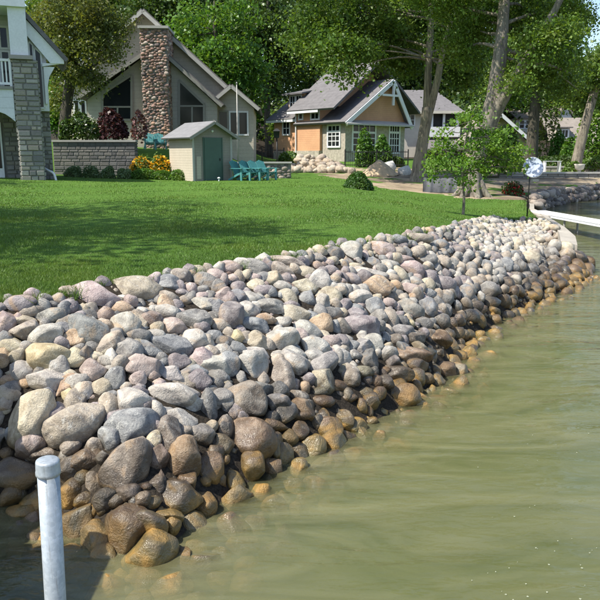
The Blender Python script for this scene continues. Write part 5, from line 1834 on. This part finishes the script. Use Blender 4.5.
# grey wrapped stack by the maple
q = hit_land(440, 192)
H = thing('wrapped_stack', 'low pallet stack under a grey tarpaulin beside the leaning maple', 'stack', q, R(-12))
m_ = q.y / F
w_ = 33 * m_
mb = MB()
nxs, vsx = 26, []
for i in range(nxs + 1):
    x = -w_ / 2 + w_ * i / nxs
    jig = 0.03 * math.sin(i * .9) + random.uniform(-.012, .012)
    hh_ = 13 * m_ + 0.02 * math.sin(i * 1.3)
    vsx.append([(x, -.45 + jig - .04, 0.0), (x, -.42 + jig, hh_ - .06), (x, -.36, hh_), (x, .0, hh_ + .03), (x, .45, hh_), (x, .5, 0)])
n0 = [p_ for r_ in vsx for p_ in r_]
mb.add(n0, [(i * 6 + j, (i + 1) * 6 + j, (i + 1) * 6 + j + 1, i * 6 + j + 1) for i in range(nxs) for j in range(5)] + [tuple(range(5, -1, -1)), tuple(nxs * 6 + j for j in range(6))])
mb.build('tarpaulin', plain('grey_tarp', (0.085, 0.09, 0.10), .7, .35, 4, .6, 6), H, True)
MB().box(-w_ / 2 + .05, w_ / 2 - .05, -.38, .42, -.05, .1).build('pallet', M_DECK, H)

# ------------------------------------------------------------------ hip roofed house behind the forked tree
D = 75
o0 = P(428, 160, D)
o0.z = float(land_z(o0.x, o0.y)) - .3
H = thing('hip_roof_house', 'cream house with a grey hip roof and balcony behind the forked tree', 'house', o0)
X = lambda u: (u - 428) * D / F
Z = lambda v: P(428, v, D).z - o0.z
MB().box(X(393), X(457), 0, 9, -.3, Z(113)).build('wall', M_CREAMW, H)
e, r_ = Z(112.5), Z(86)
MB().add([(X(389), -.8, e), (X(461), -.8, e), (X(461), 9.8, e), (X(389), 9.8, e), (X(402), 4.5, r_), (X(440), 4.5, r_)],
         [(0, 1, 5, 4), (1, 2, 5), (2, 3, 4, 5), (3, 0, 4), (3, 2, 1, 0)]).build('roof', M_ROOFD, H)
MB().box(X(389) - .02, X(461) + .02, -.86, -.8, e - .15, e + .12).build('gutter', M_CREAMW, H)
op = MB().box(X(430), X(455.5), -.03, -.004, Z(127), Z(114)).build('porch_shade_panel', M_PSHADE, H)  # flat dark panel, painting the shade inside the upper porch
for u in (430, 441.5, 454.5):
    MB().box(X(u) - .12, X(u) + .12, -.35, -.11, Z(127), e - .16).build('porch_column', M_WHITE, H)
MB().box(X(424), X(457), -.6, -.36, Z(137), Z(127) - .003).build('balcony_front', M_WHITE, H)
MB().add([(X(414), -2.6, Z(149)), (X(461), -2.6, Z(149)), (X(459), -.01, Z(138)), (X(418), -.01, Z(138)), (X(414), -2.6, Z(150.5)), (X(461), -2.6, Z(150.5)), (X(459), -.01, Z(150.5)), (X(418), -.01, Z(150.5))],
         [(0, 1, 2, 3), (7, 6, 5, 4), (0, 4, 5, 1), (1, 5, 6, 2), (2, 6, 7, 3), (3, 7, 4, 0)]).build('porch_roof', M_ROOFG, H)
for u in (416, 441, 459):
    MB().box(X(u) - .18, X(u) + .18, -2.45, -2.1, -.3, Z(150.5) - .003).build('porch_column', M_TANW, H)
window(H, (X(406), 0, Z(125)), NX, (0, -1, 0), X(413) - X(406), Z(115) - Z(125), 2, 2, .12)
window(H, (X(446), 0, Z(163)), NX, (0, -1, 0), X(452) - X(446), Z(152) - Z(163), 2, 2, .12)
window(H, (X(421), 0, Z(163)), NX, (0, -1, 0), X(431) - X(421), Z(152) - Z(163), 3, 2, .12)

# ------------------------------------------------------------------ houses on the far right
D = 88
o0 = P(575, 166, D)
o0.z = float(land_z(o0.x, o0.y)) - .3
H = thing('tan_roof_house', 'house with a broad tan roof and dormer at the far right', 'house', o0)
X = lambda u: (u - 575) * D / F
Z = lambda v: P(575, v, D).z - o0.z
MB().box(X(553), X(612), 0, 9, -.3, Z(146)).build('wall', M_TANW, H)
roof_x(H, X(551), X(614), -.7, Z(147), 5, Z(117), .2, M_ROOFT)
roof_x(H, X(551), X(614), 10.5, Z(147), 5, Z(117), .2, M_ROOFT)
dm = MB().box(X(557), X(569), 0.6, 4, Z(140), Z(128)).build('dormer', M_CREAMW, H)
roof_x(dm, X(555), X(571), .2, Z(128), 4.4, Z(122), .15, M_ROOFT)
window(H, (X(559), .6, Z(137)), NX, (0, -1, 0), X(567) - X(559), Z(130) - Z(137), 3, 1, .15)
for u in (556, 565, 576, 588, 600):
    window(H, (X(u), 0, Z(163)), NX, (0, -1, 0), X(u + 6) - X(u), Z(149) - Z(163), 2, 2, .14)
D = 104
o0 = P(540, 160, D)
o0.z = float(land_z(o0.x, o0.y)) - .3
H = thing('white_gable_house', 'house with a long tan roof and white gable behind the straight dark trunk', 'house', o0)
X = lambda u: (u - 540) * D / F
Z = lambda v: P(540, v, D).z - o0.z
MB().box(X(514), X(556), 0, 8, -.3, Z(118)).build('wall', M_CREAMW, H)
roof_x(H, X(512), X(556), -.6, Z(119), 4, Z(108), .2, M_ROOFT)
roof_x(H, X(512), X(556), 8.6, Z(119), 4, Z(108), .2, M_ROOFT)
MB().prism([(X(552), -.3), (X(566), -.3), (X(566), Z(118)), (X(559), Z(107)), (X(552), Z(118))][::-1], -1.0, 3).build('white_gable', M_WHITE, H)
roof_slope(H, (X(558.8), Z(106.5)), (X(568), Z(119.5)), -1.4, 6, .2, M_ROOFT)
roof_slope(H, (X(559.2), Z(106.5)), (X(550), Z(119.5)), -1.4, 6, .2, M_ROOFT)
for u in (518, 524, 544):
    window(H, (X(u), 0, Z(128)), NX, (0, -1, 0), X(u + 4) - X(u), Z(120.5) - Z(128), 1, 2, .14)
D = 70
o0 = P(500, 163, D)
o0.z = float(land_z(o0.x, o0.y)) - .3
H = thing('tan_gable_house', 'tan house with a white edged roof slope behind the sapling', 'house', o0)
X = lambda u: (u - 500) * D / F
Z = lambda v: P(500, v, D).z - o0.z
MB().prism([(X(470), -.3), (X(524), -.3), (X(524), Z(140)), (X(497), Z(116)), (X(470), Z(140))][::-1], 0, 9).build('wall', M_TANW, H)
roof_slope(H, (X(496.8), Z(115)), (X(529), Z(143)), -.6, 9.5, .2, M_ROOFT)
roof_slope(H, (X(497.2), Z(115)), (X(465), Z(143)), -.6, 9.5, .2, M_ROOFT)
for b_ in ((X(529), Z(143)), (X(465), Z(143))):
    MB().bar((X(497), -.65, Z(115.3)), (b_[0], -.65, b_[1]), .3, .08, up=(0, 1, 0)).build('rake_board', M_WHITE, H)
window(H, (X(514), 0, Z(158)), NX, (0, -1, 0), X(519) - X(514), Z(147) - Z(158), 2, 2, .12)

# ------------------------------------------------------------------ far shore: walls, bench, flowers
def rock_wall(name, label, pts, h_, r_, n_, pal, cat='wall'):
    """loose stone wall along a polyline: individual low-poly stones joined"""
    vs_, fs_, cs_ = [], [], []
    n = 0
    seg = [(Vector(a_), Vector(b_)) for a_, b_ in zip(pts[:-1], pts[1:])]
    tot = sum((b_ - a_).length for a_, b_ in seg)
    for i in range(n_):
        d = rng.random() * tot
        for a_, b_ in seg:
            ln = (b_ - a_).length
            if d <= ln:
                p_ = a_.lerp(b_, d / ln)
                break
            d -= ln
        hz = rng.random()
        rr_ = r_ * rng.uniform(.6, 1.2)
        v, f = shapes2[i % 14]
        v = v * np.array([rr_ * 1.2, rr_, rr_ * .8]) + np.array(p_) + np.array([rng.normal() * .08, (hz - .5) * .5, hz * h_])
        vs_.append(v)
        fs_.append(f + n)
        n += len(v)
        cs_.append(np.tile(np.array(pal[rng.integers(len(pal))]) * rng.uniform(.8, 1.2), (len(v), 1)))
    o = link_mesh(name, np.concatenate(vs_), np.concatenate(fs_), M_STONE, None, True, np.concatenate(cs_))
    return tag(o, label, cat, kind='stuff')


rock_wall('shore_stones', 'brown stones stacked along the far shore line', [(9.6, 28.5, 0), (10.7, 31.9, 0), (13.6, 36.4, 0), (17.6, 40.4, 0), (26.8, 46, 0)], .7, .2, 620, [(.26, .21, .17), (.18, .15, .13), (.32, .27, .22), (.13, .11, .10), (.38, .33, .28)])
a, c = P(497, 184, 43), P(640, 186, 46)
z0 = float(land_z(a.x, 43))


def terrace(u0, u1, D, vtop, label, pal):
    a_, c_ = P(u0, 180, D), P(u1, 180, D)
    z0_ = float(land_z((a_.x + c_.x) / 2, D)) - .1
    h_ = max(.35, P(u0, vtop, D).z - z0_)
    t = thing('terrace_wall', label, 'wall', (a_.x, D, z0_), 0, 'stone terrace walls above the far shore')
    ln = c_.x - a_.x
    MB().box(0, ln, 0, .4, -.4, h_).build('core', M_MORTAR, t)
    stone_face(t, (0, 0, 0), NX, (0, -1, 0), ln, h_, .55, .22, pal)
    MB().box(-.05, ln + .05, -.08, .48, h_ + .003, h_ + .1).build('coping', M_LTRIM, t)
    return t


terrace(499, 640, 43.4, 180, 'lower grey stone terrace wall above the far shore', PAL_GREY)
terrace(545, 650, 47.8, 173, 'upper tan stone terrace wall below the leaning tree', PAL_TAN)
q = P(551, 180, 46.6)
q.z = float(land_z(q.x, q.y)) + .35
H = thing('white_bench', 'low white bench on the far terrace beside the dish', 'bench', q)
for k in range(3):
    MB().box(-.55, .55, -.2 + k * .14, -.08 + k * .14, .42, .45).build('seat_slat', M_WHITE, H)
for s in (-.48, .48):
    MB().box(s - .04, s + .04, -.18, .26, -.4, .418).build('leg', M_WHITE, H)
q = P(513, 196, 31)
q.z = float(land_z(q.x, q.y))
bush('red_flowers', 'clump of red flowers on the sand behind the dish pole', q, (.45, .4, .5), G_DARK, 700, .09, None, 'flowers', (G_RED, 260, .09))
q = P(578, 186, 44)
q.z = float(land_z(q.x, q.y))
H = thing('garden_urn', 'pale stone urn on the far terrace below the leaning tree', 'urn', q)
MB().tube([(0, 0, -.05), (0, 0, .1), (0, 0, .16), (0, 0, .4)], [.2, .2, .1, .1], 10).build('pedestal', M_CREAMW, H, True)
MB().tube([(0, 0, .401), (0, 0, .5), (0, 0, .7), (0, 0, .8)], [.12, .26, .3, .34], 12).build('bowl', M_CREAMW, H, True)

# ------------------------------------------------------------------ concrete sea wall end and the white pier
H = thing('sea_wall', 'weathered concrete sea wall end beyond the last pale stones', 'wall', (0, 0, 0))
sw = [P(551, 217, 21.5), P(577, 233, 16.4), P(581, 249, 14.6)]
top = .62
top = .5
ctr = [on_z(548, 215.5, top), on_z(565, 226, top), on_z(575.5, 235, top), on_z(577.5, 243.5, top)]
inn = [on_z(540, 213.5, top), on_z(552, 222.5, top), on_z(559, 232, top), on_z(561, 242, top)]
H.location = (ctr[2].x, ctr[2].y, 0)
mb = MB()
n4 = len(ctr)
vs_ = []
for c_, i_ in zip(ctr, inn):
    c_, i_ = c_ - H.location, i_ - H.location
    vs_ += [(i_.x, i_.y, top), (c_.x, c_.y, top - .03), (c_.x + .04, c_.y - .03, -1.2), (i_.x, i_.y, -1.2)]
fs_ = []
for k in range(n4 - 1):
    for j in range(4):
        fs_.append((k * 4 + j, k * 4 + (j + 1) % 4, (k + 1) * 4 + (j + 1) % 4, (k + 1) * 4 + j))
fs_ += [(0, 3, 2, 1), tuple((n4 - 1) * 4 + j for j in range(4))]
mb.add(vs_, fs_)
mb.build('wall_cap', M_CONC, H)
far = [Vector((8.5, 25.8, 0)), Vector((10.6, 32.2, 0))]
mb = MB()
for a_, b_ in zip([on_z(548, 215.5, top)] + far[:-1], far):
    a_, b_ = Vector((a_.x, a_.y, 0)) - H.location, Vector((b_.x, b_.y, 0)) - H.location
    mb.bar((a_.x - .1, a_.y, -.3), (b_.x - .1, b_.y, -.3), .35, 1.55)
mb.build('wall_run', M_CONC, H)
pa, pb_ = on_z(536, 210.5, .5), on_z(600, 221.5, .5)
dv = (pb_ - pa).normalized()
ang = math.atan2(dv.y, dv.x)
H = thing('white_pier', 'narrow white pier running out over the water at right', 'pier', (pa.x, pa.y, 0), ang)
LN = 14
npl = 48
pl = None
for k in range(npl):
    if pl is None:
        pl = MB().box(0.0, LN / npl - .012, -.34, .34, .475, .5).build('deck_board', plain('white_deck', (0.78, 0.78, 0.77), .6, .06), H)
    else:
        c_ = pl.copy()
        COL.objects.link(c_)
        c_.parent = H
        c_.location.x = k * LN / npl
for s in (-.29, .29):
    MB().box(-.05, LN, s - .04, s + .04, .40, .472).build('stringer', M_WHITE, H)
for k in range(4):
    for s in (-.22, .22):
        MB().tube([(2.5 + k * 3.5, s, -1.9), (2.5 + k * 3.5, s, .466)], [.035, .035], 8).build('pile', M_LTRIM, H)

# ------------------------------------------------------------------ round dish on its pole
q = hit_land(527, 217)
Dd = q.y
H = thing('dish', 'round pale dish on a thin dark pole at the lawn corner', 'dish', q)
c_ = P(532, 168, Dd)
rd_ = 10.2 * Dd / F
hc = c_.z - q.z
offx = c_.x - q.x
MB().tube([(0, 0, -.1), (0, 0, hc - rd_ * 1.15), (offx * .7, .05, hc - .05)], [.022, .02, .018], 8).build('pole', M_BLACK, H, True)
v, f = [], []
nr, ns = 8, 40
for i in range(nr + 1):
    rr_ = rd_ * i / nr
    for k in range(ns):
        a = 2 * math.pi * k / ns
        v.append((rr_ * math.cos(a), rr_ * math.sin(a), 0.22 * rr_ * rr_ / rd_))
for i in range(nr):
    for k in range(ns):
        f.append((i * ns + k, i * ns + (k + 1) % ns, (i + 1) * ns + (k + 1) % ns, (i + 1) * ns + k))
mdish, nt, out = new_mat('dish_metal')
b = N(nt, 'ShaderNodeBsdfPrincipled')
L(nt, b.outputs[0], out.inputs[0])
tc = N(nt, 'ShaderNodeTexCoord')
n1 = noise(nt, 7, 3, .5, tc.outputs['Object'], .8)
L(nt, mixc(nt, mrange(nt, n1.outputs[0], .48, .56), (.72, .76, .82), (.16, .20, .27)), b.inputs['Base Color'])  # mottling painted into the colour to stand for mirrored trees
b.inputs['Metallic'].default_value = .35
b.inputs['Roughness'].default_value = .25
o = link_mesh('reflector', v, f, mdish, H, True)
o.location = (offx, -.02, hc)
o.rotation_euler = Vector((0.06, -1, 0.32)).to_track_quat('Z', 'Y').to_euler()
sd = o.modifiers.new('thick', 'SOLIDIFY')
sd.thickness = .012
sd.offset = -1
mb = MB()
for k in range(ns):
    a, a2 = 2 * math.pi * k / ns, 2 * math.pi * (k + 1) / ns
    mb.bar((rd_ * math.cos(a), rd_ * math.sin(a), .22 * rd_), (rd_ * math.cos(a2), rd_ * math.sin(a2), .22 * rd_), .015)
ob = mb.build('rim', M_LTRIM, o)
MB().bar((0, 0, -.03), (0, 0, -.1), .12).build('bracket', M_BLACK, o)
MB().box(.08, .26, -.06, .06, hc - rd_ * 1.25, hc - rd_ * 1.05).build('arm_box', M_LTRIM, H)

# ------------------------------------------------------------------ galvanised dock post in the foreground, and the dock (out of the picture)
m, nt, out = new_mat('galvanised')
b = N(nt, 'ShaderNodeBsdfPrincipled')
L(nt, b.outputs[0], out.inputs[0])
tc = N(nt, 'ShaderNodeTexCoord')
n1 = noise(nt, 40, 4, .6, tc.outputs['Object'])
n2 = noise(nt, 160, 3, .6, tc.outputs['Object'])
vo = N(nt, 'ShaderNodeTexVoronoi')
vo.inputs['Scale'].default_value = 95
L(nt, tc.outputs['Object'], vo.inputs['Vector'])
spv = N(nt, 'ShaderNodeSeparateColor')
L(nt, vo.outputs['Color'], spv.inputs[0])
mpz = N(nt, 'ShaderNodeMapping')
mpz.inputs['Scale'].default_value = (1, 1, .05)
L(nt, tc.outputs['Object'], mpz.inputs[0])
ns_ = noise(nt, 120, 4, .65, mpz.outputs[0])
cg = mixc(nt, spv.outputs[0], (.32, .36, .39), (.43, .47, .50))
cg = mixc(nt, mrange(nt, n1.outputs[0], .4, .7, 0, .5), cg, (.27, .30, .32))
cg = mixc(nt, mrange(nt, ns_.outputs[0], .56, .70, 0, .55), cg, (.20, .20, .19))
L(nt, cg, b.inputs['Base Color'])
b.inputs['Metallic'].default_value = .45
L(nt, mrange(nt, n2.outputs[0], .3, .7, .38, .62), b.inputs['Roughness'])
bp = N(nt, 'ShaderNodeBump')
bp.inputs['Strength'].default_value = .12
bp.inputs['Distance'].default_value = .003
L(nt, n2.outputs[0], bp.inputs['Height'])
L(nt, bp.outputs[0], b.inputs['Normal'])
M_GALV = m
Dp = 1.66
tp = P(47.5, 460, Dp)
bt_ = P(55.5, 600, Dp + .02)
ax_ = (bt_ - tp).normalized()
foot = tp + ax_ * ((tp.z + 1.5) / -ax_.z)
H = thing('dock_post', 'galvanised steel pipe post with a cap in the lower left foreground', 'post', foot)
q = tp - foot
pr = 11.6 * Dp / F
MB().tube([Vector((0, 0, 0)), q * .5, q * .8, q - Vector((0, 0, .012))], [pr] * 4, 32).build('pipe', M_GALV, H, True)
u_ = q.normalized()
cap = MB().tube([q - u_ * .040, q - u_ * .038, q - u_ * .030, q - u_ * .028, q - u_ * .005, q - u_ * .001, q + u_ * .0015], [pr * 1.06, pr * 1.13, pr * 1.13, pr * 1.09, pr * 1.08, pr * 1.04, pr * .88], 32)
co = cap.build('cap', M_GALV, H, True)
H = thing('dock', 'weathered plank dock left of and below the camera, out of the picture', 'dock', (-2.7, 2.0, 0))


def planks(x0, x1, y0, y1, z, along):
    n_ = int((y1 - y0) / .15) if along == 'y' else int((x1 - x0) / .15)
    for k in range(n_):
        if along == 'y':
            MB().box(x0 + 2.7, x1 + 2.7, y0 - 2 + k * .15, y0 - 2 + k * .15 + .14, z - .04, z).build('plank', M_DECK, H)
        else:
            MB().box(x0 + 2.7 + k * .15, x0 + 2.7 + k * .15 + .14, y0 - 2, y1 - 2, z - .04, z).build('plank', M_DECK, H)


planks(-3.5, -1.93, 1.3, 3.7, 1.25, 'y')  # unseen gangway, height and edge set so its shadow falls lower left
planks(-3.5, -2.5, 3.7, 5.2, 1.25, 'y')
planks(-3.5, 0.9, -.7, 1.2, .82, 'x')
for x in (-3.3, -2.2):
    MB().box(x + 2.65, x + 2.75, -.7, 1.65, 1.03, 1.208).build('beam', M_DECK, H)
for y in (-.5, 1.0):
    MB().box(-.75, 3.55, y - 2.05, y - 1.95, .6, .778).build('beam', M_DECK, H)
for x, y in ((-3.4, 1.0), (-2.1, 3.2), (-3.4, 3.2), (.8, -.5), (-1.2, -.5)):
    MB().tube([(x + 2.7, y - 2, -1.6), (x + 2.7, y - 2, .6)], [.03, .03], 10).build('dock_leg', M_GALV, H)
# ------------------------------------------------------------------ specks floating on the water
cs = []
for k in range(45):
    u, v = rng.uniform(470, 640), 600 - 190 * rng.random() ** 1.5
    q = on_z(u, v, 0.004)
    cs.append(q)
mb = MB()
for q in cs:
    r_ = random.uniform(.002, .007)
    a = random.uniform(0, 6)
    pts = [(q.x + r_ * math.cos(a + j * 1.05) * random.uniform(.6, 1.2), q.y + r_ * math.sin(a + j * 1.05) * random.uniform(.6, 1.2), .003) for j in range(6)]
    mb.add(pts + [(x, y, .006) for x, y, z in pts], [tuple(range(6, 12))] + [(j, (j + 1) % 6, (j + 1) % 6 + 6, j + 6) for j in range(6)])
o = mb.build('floating_specks', plain('speck', (.30, .32, .22), .9, .2))
tag(o, 'pale specks floating on the green water at lower right', 'specks', kind='stuff')
